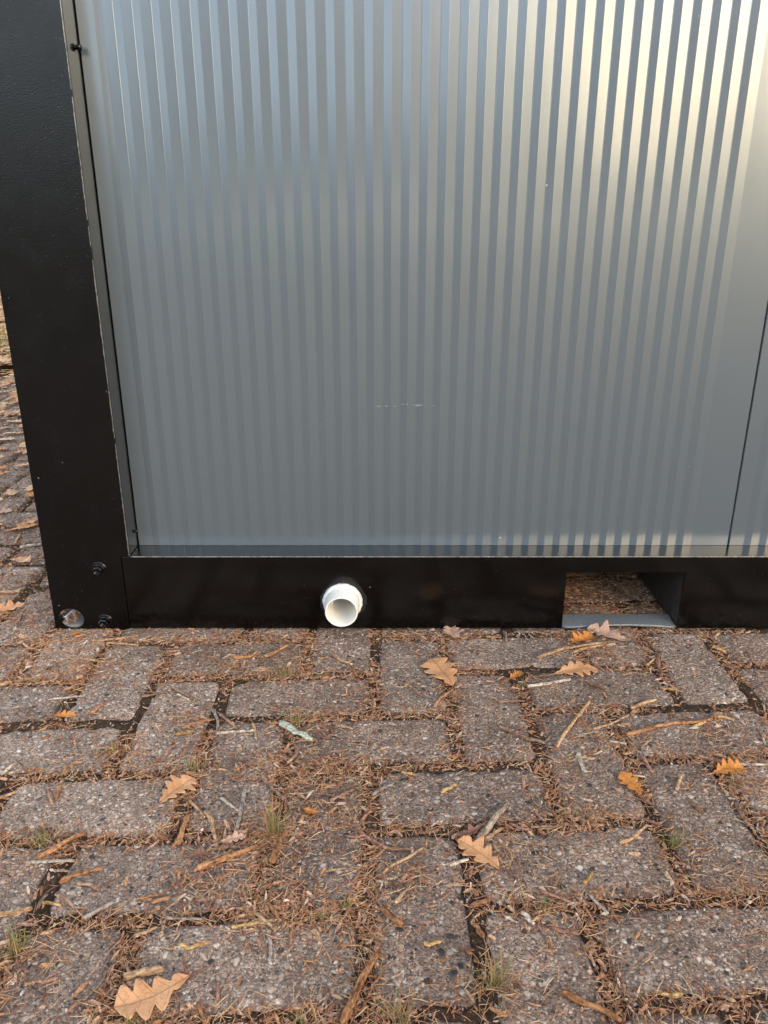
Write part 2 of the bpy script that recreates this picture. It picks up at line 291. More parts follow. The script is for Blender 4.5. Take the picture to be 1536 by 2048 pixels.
class MB:
    def __init__(s): s.v = []; s.f = []
    def add(s, v, f):
        n = len(s.v); s.v += v; s.f += [tuple(i + n for i in q) for q in f]
    def box(s, a, b):
        x0, y0, z0 = a; x1, y1, z1 = b
        s.add([(x0,y0,z0),(x1,y0,z0),(x1,y1,z0),(x0,y1,z0),(x0,y0,z1),(x1,y0,z1),(x1,y1,z1),(x0,y1,z1)],
              [(0,3,2,1),(4,5,6,7),(0,1,5,4),(1,2,6,5),(2,3,7,6),(3,0,4,7)])
    def plate(s, outer, holes, plane, d0, d1):
        """flat plate with holes; plane 'xz' (d = y) or 'yz' (d = x)"""
        loops = [outer] + holes
        pts = [p for l in loops for p in l]
        tri = tessellate_polygon([[Vector((p[0], p[1], 0)) for p in l] for l in loops])
        def P(p, d): return (p[0], d, p[1]) if plane == 'xz' else (d, p[0], p[1])
        n = len(pts)
        v = [P(p, d0) for p in pts] + [P(p, d1) for p in pts]
        f = []
        for t in tri:
            f.append(tuple(t)); f.append(tuple(i + n for i in reversed(t)))
        k = 0
        for l in loops:
            m = len(l)
            for i in range(m):
                a, b = k + i, k + (i + 1) % m
                f.append((a, b, b + n, a + n))
            k += m
        s.add(v, f)
    def lathe_y(s, prof, cx, cz, n=32, jit=None):
        """rings (radius, y) round an axis along y"""
        v = []; f = []
        for j, (r, y) in enumerate(prof):
            for i in range(n):
                a = 2 * math.pi * i / n
                rr = r + (jit(a, j) if jit else 0)
                v.append((cx + rr * math.cos(a), y, cz + rr * math.sin(a)))
        for j in range(len(prof) - 1):
            for i in range(n):
                a, b = j * n + i, j * n + (i + 1) % n
                f.append((a, b, b + n, a + n))
        s.add(v, f)
    def mesh(s, name, fix=True):
        me = mesh(name, s.v, s.f)
        if fix:
            bm = bmesh.new(); bm.from_mesh(me)
            bmesh.ops.recalc_face_normals(bm, faces=bm.faces)
            bm.to_mesh(me); bm.free()
        return me

def bevel(o, w, seg=2):
    m = o.modifiers.new('bevel', 'BEVEL')
    m.width = w; m.segments = seg; m.limit_method = 'ANGLE'; m.angle_limit = R(40); m.harden_normals = False
    return o

def circle(cx, cz, r, n=40, r2=None):
    return [(cx + r * math.cos(2*math.pi*i/n), cz + (r2 or r) * math.sin(2*math.pi*i/n)) for i in range(n)]

# ------------------------------------------------------------------ materials
def mat(name):
    m = bpy.data.materials.new(name); m.use_nodes = True
    nt = m.node_tree
    return m, nt, nt.nodes['Principled BSDF']

def nd(nt, t, **k):
    n = nt.nodes.new(t)
    for a, b in k.items():
        if a in n.inputs: n.inputs[a].default_value = b
        else: setattr(n, a, b)
    return n

def ramp(nt, src, stops, interp='LINEAR'):
    r = nt.nodes.new('ShaderNodeValToRGB'); cr = r.color_ramp; cr.interpolation = interp
    while len(cr.elements) < len(stops): cr.elements.new(0.5)
    for e, (p, c) in zip(cr.elements, stops):
        e.position = p; e.color = (c, c, c, 1) if isinstance(c, (int, float)) else (*c, 1)
    if src: nt.links.new(src, r.inputs[0])
    return r

def mixc(nt, fac, a, b, mode='MIX'):
    m = nt.nodes.new('ShaderNodeMix'); m.data_type = 'RGBA'; m.blend_type = mode
    for sock, val in ((m.inputs[0], fac), (m.inputs[6], a), (m.inputs[7], b)):
        if hasattr(val, 'is_linked') or hasattr(val, 'links'): nt.links.new(val, sock)
        elif isinstance(val, (int, float)): sock.default_value = val
        else: sock.default_value = (*val, 1)
    return m.outputs[2]

def math_n(nt, op, a, b=None, c=None):
    m = nt.nodes.new('ShaderNodeMath'); m.operation = op
    for i, val in enumerate((a, b, c)):
        if val is None: continue
        if isinstance(val, (int, float)): m.inputs[i].default_value = val
        else: nt.links.new(val, m.inputs[i])
    return m.outputs[0]

def coords(nt, rnd=True):
    tc = nt.nodes.new('ShaderNodeTexCoord')
    if not rnd: return tc.outputs['Object']
    oi = nt.nodes.new('ShaderNodeObjectInfo')
    mp = nt.nodes.new('ShaderNodeVectorMath'); mp.operation = 'SCALE'
    cx = nt.nodes.new('ShaderNodeCombineXYZ')
    for i, k in enumerate((37.0, 91.0, 53.0)):
        nt.links.new(math_n(nt, 'MULTIPLY', oi.outputs['Random'], k), cx.inputs[i])
    ad = nt.nodes.new('ShaderNodeVectorMath'); ad.operation = 'ADD'
    nt.links.new(tc.outputs['Object'], ad.inputs[0]); nt.links.new(cx.outputs[0], ad.inputs[1])
    return ad.outputs[0]

def tex(nt, kind, vec, **k):
    n = nd(nt, {'noise': 'ShaderNodeTexNoise', 'vor': 'ShaderNodeTexVoronoi', 'wave': 'ShaderNodeTexWave'}[kind], **k)
    nt.links.new(vec, n.inputs['Vector'])
    return n

def bump(nt, bs, h, strength, dist, prev=None):
    b = nt.nodes.new('ShaderNodeBump'); b.inputs['Strength'].default_value = strength; b.inputs['Distance'].default_value = dist
    nt.links.new(h, b.inputs['Height'])
    if prev: nt.links.new(prev, b.inputs['Normal'])
    nt.links.new(b.outputs[0], bs.inputs['Normal'])
    return b.outputs[0]

def paver_material():
    m, nt, bs = mat('exposed_aggregate_concrete')
    co = coords(nt)
    # warp so that stones are not perfect cells
    wn_ = tex(nt, 'noise', co, Scale=90.0, Detail=2.0)
    wv = nt.nodes.new('ShaderNodeVectorMath'); wv.operation = 'MULTIPLY_ADD'
    nt.links.new(wn_.outputs['Color'], wv.inputs[0]); wv.inputs[1].default_value = (0.006, 0.006, 0.006); nt.links.new(co, wv.inputs[2])
    co2 = wv.outputs[0]
    cols = [(0.0, (0.50, 0.415, 0.355)), (0.15, (0.24, 0.178, 0.145)), (0.30, (0.42, 0.325, 0.265)), (0.45, (0.072, 0.064, 0.060)),
            (0.52, (0.62, 0.54, 0.465)), (0.64, (0.33, 0.248, 0.203)), (0.79, (0.19, 0.168, 0.157)), (0.85, (0.80, 0.725, 0.65)), (0.92, (0.42, 0.285, 0.215))]
    hts = []
    colr = None
    for sc_, lo, hi in ((128.0, 0.34, 0.52), (230.0, 0.34, 0.56), (470.0, 0.30, 0.60)):
        v = tex(nt, 'vor', co2, Scale=sc_)
        v.inputs['Randomness'].default_value = 1.0
        sep = nt.nodes.new('ShaderNodeSeparateColor'); nt.links.new(v.outputs['Color'], sep.inputs[0])
        c = ramp(nt, sep.outputs[0], cols, 'CONSTANT').outputs[0]
        mask = ramp(nt, v.outputs['Distance'], [(lo, 1.0), (hi, 0.0)]).outputs[0]
        keep = ramp(nt, sep.outputs[1], [(0.0, 0.0), ({128.0: .62, 230.0: .25, 470.0: .08}[sc_], 1.0)], 'CONSTANT').outputs[0]
        mk = math_n(nt, 'MULTIPLY', mask, keep)
        hts.append((v.outputs['Distance'], mk, c))
    n1 = tex(nt, 'noise', co, Scale=340.0, Detail=5.0, Roughness=0.7)
    n2 = tex(nt, 'noise', co, Scale=16.0, Detail=4.0)
    base = ramp(nt, n1.outputs[0], [(0.34, (0.055, 0.038, 0.029)), (0.50, (0.255, 0.190, 0.150)), (0.66, (0.54, 0.425, 0.345))]).outputs[0]
    for d, mk, c in reversed(hts):
        base = mixc(nt, mk, base, c)
    tone = ramp(nt, n2.outputs[0], [(0.3, (0.64, 0.58, 0.53)), (0.7, (1.12, 1.06, 1.01))]).outputs[0]
    base = mixc(nt, 1.0, base, tone, 'MULTIPLY')
    oi = nt.nodes.new('ShaderNodeObjectInfo')
    tone2 = ramp(nt, oi.outputs['Random'], [(0.0, (0.76, 0.73, 0.71)), (0.3, (1.02, 0.96, 0.92)), (0.6, (0.90, 0.88, 0.88)), (1.0, (1.20, 1.17, 1.14))]).outputs[0]
    base = mixc(nt, 1.0, base, tone2, 'MULTIPLY')
    # earth worked into the low spots
    n3 = tex(nt, 'noise', co, Scale=38.0, Detail=6.0, Roughness=0.65)
    dirt = ramp(nt, n3.outputs[0], [(0.52, 0.0), (0.66, 0.6)]).outputs[0]
    base = mixc(nt, dirt, base, (0.19, 0.130, 0.095))
    nt.links.new(base, bs.inputs['Base Color'])
    bs.inputs['Roughness'].default_value = 0.82
    bs.inputs['Specular IOR Level'].default_value = 0.35
    h = None
    for (d, mk, c), w in zip(hts, (1.0, 0.6, 0.3)):
        hh = math_n(nt, 'MULTIPLY', math_n(nt, 'MULTIPLY', mk, math_n(nt, 'SUBTRACT', 1.0, d)), w)
        h = hh if h is None else math_n(nt, 'MAXIMUM', h, hh)
    h = math_n(nt, 'ADD', h, math_n(nt, 'MULTIPLY', n1.outputs[0], 0.7))
    bump(nt, bs, h, 1.0, 0.0042)
    return m

def soil_material():
    m, nt, bs = mat('damp_joint_soil')
    co = coords(nt, False)
    n1 = tex(nt, 'noise', co, Scale=260.0, Detail=6.0, Roughness=0.75)
    n2 = tex(nt, 'noise', co, Scale=11.0, Detail=3.0)
    c = ramp(nt, n1.outputs[0], [(0.30, (0.014, 0.009, 0.006)), (0.52, (0.062, 0.038, 0.024)), (0.72, (0.17, 0.105, 0.068))]).outputs[0]
    mossc = ramp(nt, n1.outputs[0], [(0.3, (0.022, 0.025, 0.009)), (0.7, (0.10, 0.105, 0.032))]).outputs[0]
    mk = ramp(nt, n2.outputs[0], [(0.60, 0.0), (0.70, 0.7)]).outputs[0]
    nt.links.new(mixc(nt, mk, c, mossc), bs.inputs['Base Color'])
    bs.inputs['Roughness'].default_value = 0.95
    bs.inputs['Specular IOR Level'].default_value = 0.15
    bump(nt, bs, n1.outputs[0], 1.0, 0.004)
    return m

def island_material(name, stops, rough=0.75, scale=300.0, var=0.35, spec=0.25, bumpd=0.0006):
    """colour differs from piece to piece of one mesh"""
    m, nt, bs = mat(name)
    g = nt.nodes.new('ShaderNodeNewGeometry')
    c = ramp(nt, g.outputs['Random Per Island'], stops).outputs[0]
    co = coords(nt, False)
    n = tex(nt, 'noise', co, Scale=scale, Detail=3.0)
    t = ramp(nt, n.outputs[0], [(0.3, 1 - var), (0.7, 1 + var * 0.4)]).outputs[0]
    nt.links.new(mixc(nt, 1.0, c, t, 'MULTIPLY'), bs.inputs['Base Color'])
    bs.inputs['Roughness'].default_value = rough
    bs.inputs['Specular IOR Level'].default_value = spec
    bump(nt, bs, n.outputs[0], 0.6, bumpd)
    return m

def twig_material(name, a, b, dark, streak=60.0, bumpd=0.0011):
    m, nt, bs = mat(name)
    co = coords(nt)
    mp = nt.nodes.new('ShaderNodeMapping'); mp.inputs['Scale'].default_value = (streak * 0.35, streak * 2.2, streak * 2.2)
    nt.links.new(co, mp.inputs[0])
    n1 = tex(nt, 'noise', mp.outputs[0], Scale=2.4, Detail=5.0, Roughness=0.65)
    n2 = tex(nt, 'noise', co, Scale=230.0, Detail=4.0)
    c = ramp(nt, n1.outputs[0], [(0.30, dark), (0.45, a), (0.63, b)]).outputs[0]
    t = ramp(nt, n2.outputs[0], [(0.36, 0.50), (0.56, 1.12)]).outputs[0]
    c = mixc(nt, 1.0, c, t, 'MULTIPLY')
    oi = nt.nodes.new('ShaderNodeObjectInfo')
    t2 = ramp(nt, oi.outputs['Random'], [(0, 0.78), (1, 1.12)]).outputs[0]
    nt.links.new(mixc(nt, 1.0, c, t2, 'MULTIPLY'), bs.inputs['Base Color'])
    bs.inputs['Roughness'].default_value = 0.8
    bs.inputs['Specular IOR Level'].default_value = 0.2
    h = math_n(nt, 'ADD', n1.outputs[0], math_n(nt, 'MULTIPLY', n2.outputs[0], 0.6))
    bump(nt, bs, h, 0.9, bumpd)
    return m

def leaf_material(name, a, b, vein):
    m, nt, bs = mat(name)
    co = coords(nt)
    n1 = tex(nt, 'noise', co, Scale=70.0, Detail=4.0)
    n2 = tex(nt, 'noise', co, Scale=420.0, Detail=3.0)
    c = ramp(nt, n1.outputs[0], [(0.3, a), (0.7, b)]).outputs[0]
    t = ramp(nt, n2.outputs[0], [(0.30, 0.72), (0.45, 1.0), (0.7, 1.06)]).outputs[0]
    c = mixc(nt, 1.0, c, t, 'MULTIPLY')
    uv = nt.nodes.new('ShaderNodeUVMap'); uv.uv_map = 'leaf'
    sp = nt.nodes.new('ShaderNodeSeparateXYZ'); nt.links.new(uv.outputs[0], sp.inputs[0])
    s = math_n(nt, 'ABSOLUTE', sp.outputs[0])
    mid = ramp(nt, s, [(0.0, 1.0), (0.05, 0.0)]).outputs[0]
    w = math_n(nt, 'FRACT', math_n(nt, 'MULTIPLY', math_n(nt, 'SUBTRACT', sp.outputs[1], math_n(nt, 'MULTIPLY', s, 0.17)), 5.3))
    side = ramp(nt, math_n(nt, 'ABSOLUTE', math_n(nt, 'SUBTRACT', w, 0.5)), [(0.0, 0.8), (0.05, 0.0)]).outputs[0]
    vm = math_n(nt, 'MULTIPLY', math_n(nt, 'MAXIMUM', mid, side), 0.65)
    nt.links.new(mixc(nt, vm, c, vein), bs.inputs['Base Color'])
    bs.inputs['Roughness'].default_value = 0.6
    bs.inputs['Specular IOR Level'].default_value = 0.3
    h = math_n(nt, 'ADD', n2.outputs[0], math_n(nt, 'MULTIPLY', vm, -1.2))
    bump(nt, bs, h, 0.5, 0.0008)
    return m

def black_paint(name, grain, gd, rough, spec=0.30):
    m, nt, bs = mat(name)
    co = coords(nt, False)
    v = tex(nt, 'vor', co, Scale=48.0)
    sep = nt.nodes.new('ShaderNodeSeparateColor'); nt.links.new(v.outputs['Color'], sep.inputs[0])
    rad = math_n(nt, 'MULTIPLY', math_n(nt, 'POWER', sep.outputs[0], 5.0), 0.075)
    sp = math_n(nt, 'LESS_THAN', v.outputs['Distance'], rad)
    v2 = tex(nt, 'vor', co, Scale=170.0)
    sep2 = nt.nodes.new('ShaderNodeSeparateColor'); nt.links.new(v2.outputs['Color'], sep2.inputs[0])
    rad2 = math_n(nt, 'MULTIPLY', math_n(nt, 'POWER', sep2.outputs[1], 9.0), 0.13)
    sp2 = math_n(nt, 'MULTIPLY', math_n(nt, 'LESS_THAN', v2.outputs['Distance'], rad2), 0.35)
    n1 = tex(nt, 'noise', co, Scale=7.0, Detail=4.0)
    base = ramp(nt, n1.outputs[0], [(0.35, (0.0018, 0.0016, 0.0016)), (0.7, (0.0032, 0.0028, 0.0027))]).outputs[0]
    base = mixc(nt, math_n(nt, 'MAXIMUM', sp, sp2), base, (0.11, 0.105, 0.10))
    nt.links.new(base, bs.inputs['Base Color'])
    n2 = tex(nt, 'noise', co, Scale=grain, Detail=2.0)
    n3 = tex(nt, 'noise', co, Scale=26.0, Detail=3.0)
    rr = ramp(nt, n3.outputs[0], [(0.3, rough * 0.85), (0.7, rough * 1.2)]).outputs[0]
    nt.links.new(rr, bs.inputs['Roughness'])
    bs.inputs['Specular IOR Level'].default_value = spec
    bump(nt, bs, n2.outputs[0], 0.55, gd)
    return m

def panel_paint():
    m, nt, bs = mat('grey_coated_sheet')
    co = coords(nt, False)
    n1 = tex(nt, 'noise', co, Scale=3.0, Detail=3.0)
    base = ramp(nt, n1.outputs[0], [(0.3, PANEL_A), (0.7, PANEL_B)]).outputs[0]
    v = tex(nt, 'vor', co, Scale=26.0)
    sep = nt.nodes.new('ShaderNodeSeparateColor'); nt.links.new(v.outputs['Color'], sep.inputs[0])
    rad = math_n(nt, 'MULTIPLY', math_n(nt, 'POWER', sep.outputs[0], 7.0), 0.035)
    base = mixc(nt, math_n(nt, 'LESS_THAN', v.outputs['Distance'], rad), base, (0.55, 0.54, 0.52))
    nt.links.new(base, bs.inputs['Base Color'])
    bs.inputs['Metallic'].default_value = PANEL_MET
    bs.inputs['Specular IOR Level'].default_value = 0.8
    bs.inputs['Roughness'].default_value = PANEL_ROUGH
    bs.inputs['Coat Weight'].default_value = PANEL_COAT
    bs.inputs['Coat Roughness'].default_value = 0.12
    n2 = tex(nt, 'noise', co, Scale=620.0, Detail=2.0)
    mp = nt.nodes.new('ShaderNodeMapping'); mp.inputs['Scale'].default_value = (1.0, 1.0, 0.18); nt.links.new(co, mp.inputs[0])
    n3 = tex(nt, 'noise', mp.outputs[0], Scale=14.0, Detail=2.0)
    h = math_n(nt, 'ADD', math_n(nt, 'MULTIPLY', n2.outputs[0], 0.05), math_n(nt, 'MULTIPLY', n3.outputs[0], 0.9))
    bump(nt, bs, h, 0.6, 0.0012)
    return m

def plain(name, c, rough=0.5, metal=0.0, nscale=120.0, var=0.2, bd=0.0004):
    m, nt, bs = mat(name)
    co = coords(nt, False)
    n = tex(nt, 'noise', co, Scale=nscale, Detail=4.0)
    t = ramp(nt, n.outputs[0], [(0.3, 1 - var), (0.7, 1.0)]).outputs[0]
    nt.links.new(mixc(nt, 1.0, c, t, 'MULTIPLY'), bs.inputs['Base Color'])
    bs.inputs['Roughness'].default_value = rough
    bs.inputs['Metallic'].default_value = metal
    bump(nt, bs, n.outputs[0], 0.4, bd)
    return m

PANEL_A, PANEL_B = (0.120, 0.149, 0.174), (0.126, 0.155, 0.180)
PANEL_MET, PANEL_ROUGH, PANEL_COAT = 0.40, 0.29, 0.30

M = {
    'paver': paver_material(),
    'soil': soil_material(),
    'post': black_paint('black_textured_paint', 460.0, 0.0004, 0.24),
    'rail': black_paint('black_gloss_paint', 620.0, 0.00016, 0.12, 0.42),
    'pocket': plain('dusty_lit_black_paint', (0.040, 0.038, 0.037), 0.45, nscale=60.0, var=0.5),  # dust and the light on the pocket walls, both in the colour
    'gloss': black_paint('black_smooth_gloss_paint', 500.0, 0.0003, 0.20, 0.9),
    'edge': plain('bare_edge_and_glint', (0.36, 0.34, 0.31), 0.35, 0.4, nscale=220.0, var=0.75),  # bare edge with the edge highlight put into its pale colour
    'ledge': black_paint('black_ledge_paint', 500.0, 0.0003, 0.20, 0.8),
    'panel': panel_paint(),
    'pvc': plain('white_plastic_pipe', (0.74, 0.72, 0.67), 0.35, var=0.08),
    'sealant': plain('white_sealant', (0.78, 0.78, 0.76), 0.5, nscale=300.0, var=0.35, bd=0.002),
    'film': plain('smeared_grey_film', (0.022, 0.022, 0.022), 0.30, nscale=160.0, var=0.7),
    'seam': plain('dark_gap_strip', (0.012, 0.014, 0.018), 0.6),  # dark strips for the panel gap and the plate slits
    'scratch': plain('bare_scratch', (0.23, 0.26, 0.27), 0.5),
    'sky_grey': plain('sky_grey_plate', (0.30, 0.31, 0.32), 0.5, 0.3, nscale=400.0, var=0.5),  # black plates; their grey sky reflection is put into the colour
    'tan': twig_material('tan_wood', (0.35, 0.20, 0.105), (0.52, 0.345, 0.20), (0.19, 0.10, 0.05)),
    'yellow': twig_material('yellow_wood', (0.42, 0.24, 0.09), (0.58, 0.375, 0.17), (0.25, 0.13, 0.05)),
    'orange': twig_material('orange_bark', (0.32, 0.145, 0.065), (0.47, 0.25, 0.125), (0.12, 0.05, 0.024)),
    'brown': twig_material('brown_bark', (0.235, 0.13, 0.085), (0.38, 0.25, 0.165), (0.075, 0.042, 0.03)),
    'red': twig_material('reddish_bark', (0.25, 0.115, 0.08), (0.38, 0.215, 0.155), (0.09, 0.042, 0.032)),
    'redbark': twig_material('red_brown_flaky_bark', (0.28, 0.115, 0.045), (0.46, 0.24, 0.115), (0.065, 0.028, 0.018), bumpd=0.002),
    'grey': twig_material('grey_bark', (0.26, 0.205, 0.17), (0.40, 0.34, 0.29), (0.11, 0.08, 0.065)),
    'greybark': twig_material('grey_brown_bark', (0.25, 0.18, 0.13), (0.47, 0.38, 0.28), (0.07, 0.045, 0.032), bumpd=0.002),
    'pale': twig_material('bleached_wood', (0.42, 0.34, 0.26), (0.60, 0.52, 0.42), (0.22, 0.15, 0.10)),
    'lichen': twig_material('lichen_bark', (0.40, 0.41, 0.31), (0.58, 0.60, 0.47), (0.15, 0.12, 0.08), bumpd=0.002),
    'l_tan': leaf_material('tan_oak_leaf', (0.47, 0.225, 0.10), (0.60, 0.315, 0.155), (0.22, 0.085, 0.035)),
    'l_orange': leaf_material('orange_oak_leaf', (0.44, 0.155, 0.03), (0.54, 0.22, 0.05), (0.20, 0.07, 0.02)),
    'l_pink': leaf_material('pinkish_oak_leaf', (0.40, 0.235, 0.155), (0.52, 0.33, 0.235), (0.2, 0.1, 0.065)),
    'l_redbrown': leaf_material('red_brown_oak_leaf', (0.14, 0.062, 0.042), (0.24, 0.12, 0.08), (0.06, 0.03, 0.02)),
    'needle': island_material('dry_needles', [(0.0, (0.40, 0.19, 0.085)), (0.2, (0.58, 0.36, 0.18)), (0.4, (0.33, 0.125, 0.062)), (0.55, (0.19, 0.075, 0.045)), (0.7, (0.44, 0.20, 0.10)), (0.85, (0.66, 0.48, 0.29)), (1.0, (0.30, 0.12, 0.07))]),
    'crumb': island_material('bark_crumbs', [(0.0, (0.27, 0.12, 0.065)), (0.2, (0.44, 0.23, 0.115)), (0.4, (0.14, 0.065, 0.042)), (0.55, (0.34, 0.155, 0.088)), (0.75, (0.52, 0.33, 0.20)), (0.88, (0.36, 0.19, 0.13)), (1.0, (0.60, 0.48, 0.37))], scale=500.0, var=0.6),
    'grit': island_material('grit_stones', [(0.0, (0.16, 0.15, 0.15)), (0.35, (0.30, 0.27, 0.25)), (0.7, (0.5, 0.47, 0.44)), (0.85, (0.24, 0.15, 0.12)), (1.0, (0.6, 0.58, 0.55))], scale=600.0),
    'grass_g': island_material('green_grass', [(0.0, (0.09, 0.13, 0.035)), (0.5, (0.17, 0.19, 0.055)), (1.0, (0.30, 0.29, 0.10))], rough=0.6),
    'grass_d': island_material('dry_grass', [(0.0, (0.30, 0.17, 0.08)), (0.5, (0.48, 0.33, 0.16)), (1.0, (0.24, 0.115, 0.06))], rough=0.65),
    'moss': island_material('moss', [(0.0, (0.035, 0.045, 0.012)), (0.6, (0.085, 0.10, 0.025)), (1.0, (0.16, 0.15, 0.04))], rough=0.9),
    'litter': island_material('fallen_oak_leaves', [(0.0, (0.56, 0.32, 0.15)), (0.3, (0.66, 0.43, 0.23)), (0.5, (0.52, 0.22, 0.06)), (0.75, (0.42, 0.23, 0.12)), (1.0, (0.62, 0.36, 0.16))], scale=80.0),
    'weed': island_material('verge_weeds', [(0.0, (0.15, 0.18, 0.05)), (0.5, (0.34, 0.30, 0.09)), (1.0, (0.42, 0.29, 0.13))], rough=0.7),
    'crown': island_material('autumn_foliage', [(0.0, (0.05, 0.055, 0.02)), (0.5, (0.10, 0.075, 0.03)), (1.0, (0.12, 0.06, 0.022))], scale=2.0),
    'trunk': plain('tree_bark', (0.07, 0.055, 0.042), 0.9, nscale=9.0, var=0.6, bd=0.02),
}
def ground_material():
    m, nt, bs = mat('leafy_ground')
    co = coords(nt, False)
    n1 = tex(nt, 'noise', co, Scale=2.2, Detail=8.0, Roughness=0.7)
    n2 = tex(nt, 'vor', co, Scale=16.0)
    c = ramp(nt, n1.outputs[0], [(0.35, (0.055, 0.04, 0.024)), (0.5, (0.10, 0.085, 0.035)), (0.65, (0.20, 0.125, 0.06))]).outputs[0]
    sep = nt.nodes.new('ShaderNodeSeparateColor'); nt.links.new(n2.outputs['Color'], sep.inputs[0])
    lc = ramp(nt, sep.outputs[0], [(0.0, (0.36, 0.2, 0.09)), (0.4, (0.07, 0.055, 0.03)), (0.7, (0.26, 0.13, 0.06))], 'CONSTANT').outputs[0]
    nt.links.new(mixc(nt, 0.5, c, lc), bs.inputs['Base Color'])
    bs.inputs['Roughness'].default_value = 0.95
    bump(nt, bs, n1.outputs[0], 0.8, 0.05)
    return m
M['ground'] = ground_material()
M['ledge'].node_tree.nodes['Principled BSDF'].inputs['Coat Weight'].default_value = 0.35
M['ledge'].node_tree.nodes['Principled BSDF'].inputs['Coat Roughness'].default_value = 0.14
for k_ in ('Coat Weight', 'Coat IOR'): M['gloss'].node_tree.nodes['Principled BSDF'].inputs[k_].default_value = {'Coat Weight': 1.0, 'Coat IOR': 1.7}[k_]
M['gloss'].node_tree.nodes['Principled BSDF'].inputs['Coat Roughness'].default_value = 0.14

# ------------------------------------------------------------------ ground and pavement
D = 1.157            # front face of the container
YP = 1.206           # front plane of the grey panels
VERGE_Y = 3.72

g = obj('ground', mesh('ground', [(-220,-220,-0.06),(220,-220,-0.06),(220,220,-0.06),(-220,220,-0.06)], [(0,1,2,3)]), M['ground'])
tag(g, kind='structure')

CA, CB, CC = 9.0823, -0.0901, 1.2160      # herringbone lattice: c = CA x + CB y + CC, r = RA x + RB y + RC
RA, RB, RC = 0.4017, -9.1468, 8.3507
DET = CA * RB - CB * RA
def cr2xy(c, r):
    c -= CC; r -= RC
    return ((c * RB - CB * r) / DET, (CA * r - c * RA) / DET)
def xy2cr(x, y): return CA * x + CB * y + CC, RA * x + RB * y + RC
BW = 0.1098
JOINT = 0.0092
def brick_of(c, r):
    """lattice cell -> (centre c, centre r, horizontal?) of the brick that covers it"""
    ci, ri = math.floor(c), math.floor(r)
    k = (ci - ri) % 4
    if k == 0: return (ci + 1.0, ri + 0.5, True)
    if k == 1: return (ci + 0.0, ri + 0.5, True)
    if k == 2: return (ci + 0.5, ri + 0.0, False)     # lower half of an upright brick
    return (ci + 0.5, ri + 1.0, False)                # upper half
def brick_edge(x, y):
    """signed distance in metres from (x, y) to the edge of its paver, positive on the paver"""
    c, r = xy2cr(x, y)
    bc, br, hz = brick_of(c, r)
    hx, hy = (1.0, 0.5) if hz else (0.5, 1.0)
    return min(hx - abs(c - bc), hy - abs(r - br)) * BW - JOINT / 2
def top_z(x, y):
    e = brick_edge(x, y)
    if e > 0.009: return 0.0
    if e > 0.0: return -0.0024 * (1 - e / 0.009)
    return -0.0024

pav = obj('pavement', mesh('pavement', [(-9,-9,-0.030),(9,-9,-0.030),(9,VERGE_Y,-0.030),(-9,VERGE_Y,-0.030)], [(0,1,2,3)]), M['soil'])
tag(pav, kind='structure')

def soil_grid(x0, x1, y0, y1, st):
    nx, ny = int((x1 - x0) / st) + 1, int((y1 - y0) / st) + 1
    v = []
    for j in range(ny):
        for i in range(nx):
            x, y = x0 + i * st, y0 + j * st
            z = -0.0030 + 0.0038 * noise.noise((x * 22, y * 22, 1.7)) + 0.0024 * noise.noise((x * 130, y * 130, 4.0))
            z -= 1.1 * min(0.012, max(0, brick_edge(x, y) - 0.0040))
            v.append((x, y, min(z, -0.0006)))
    f = [(j*nx+i, j*nx+i+1, (j+1)*nx+i+1, (j+1)*nx+i) for j in range(ny-1) for i in range(nx-1)]
    return mesh('joint_soil', v, f)
so = obj('joint_soil', soil_grid(-0.95, 0.85, 0.34, 1.75, 0.005), M['soil'], pav, smooth=True)
tag(so, kind='stuff')
so2 = obj('joint_soil', mesh('joint_soil_far', [(-9,-9,-0.014),(9,-9,-0.014),(9,VERGE_Y,-0.014),(-9,VERGE_Y,-0.014)], [(0,1,2,3)]), M['soil'], pav)
tag(so2, kind='stuff')

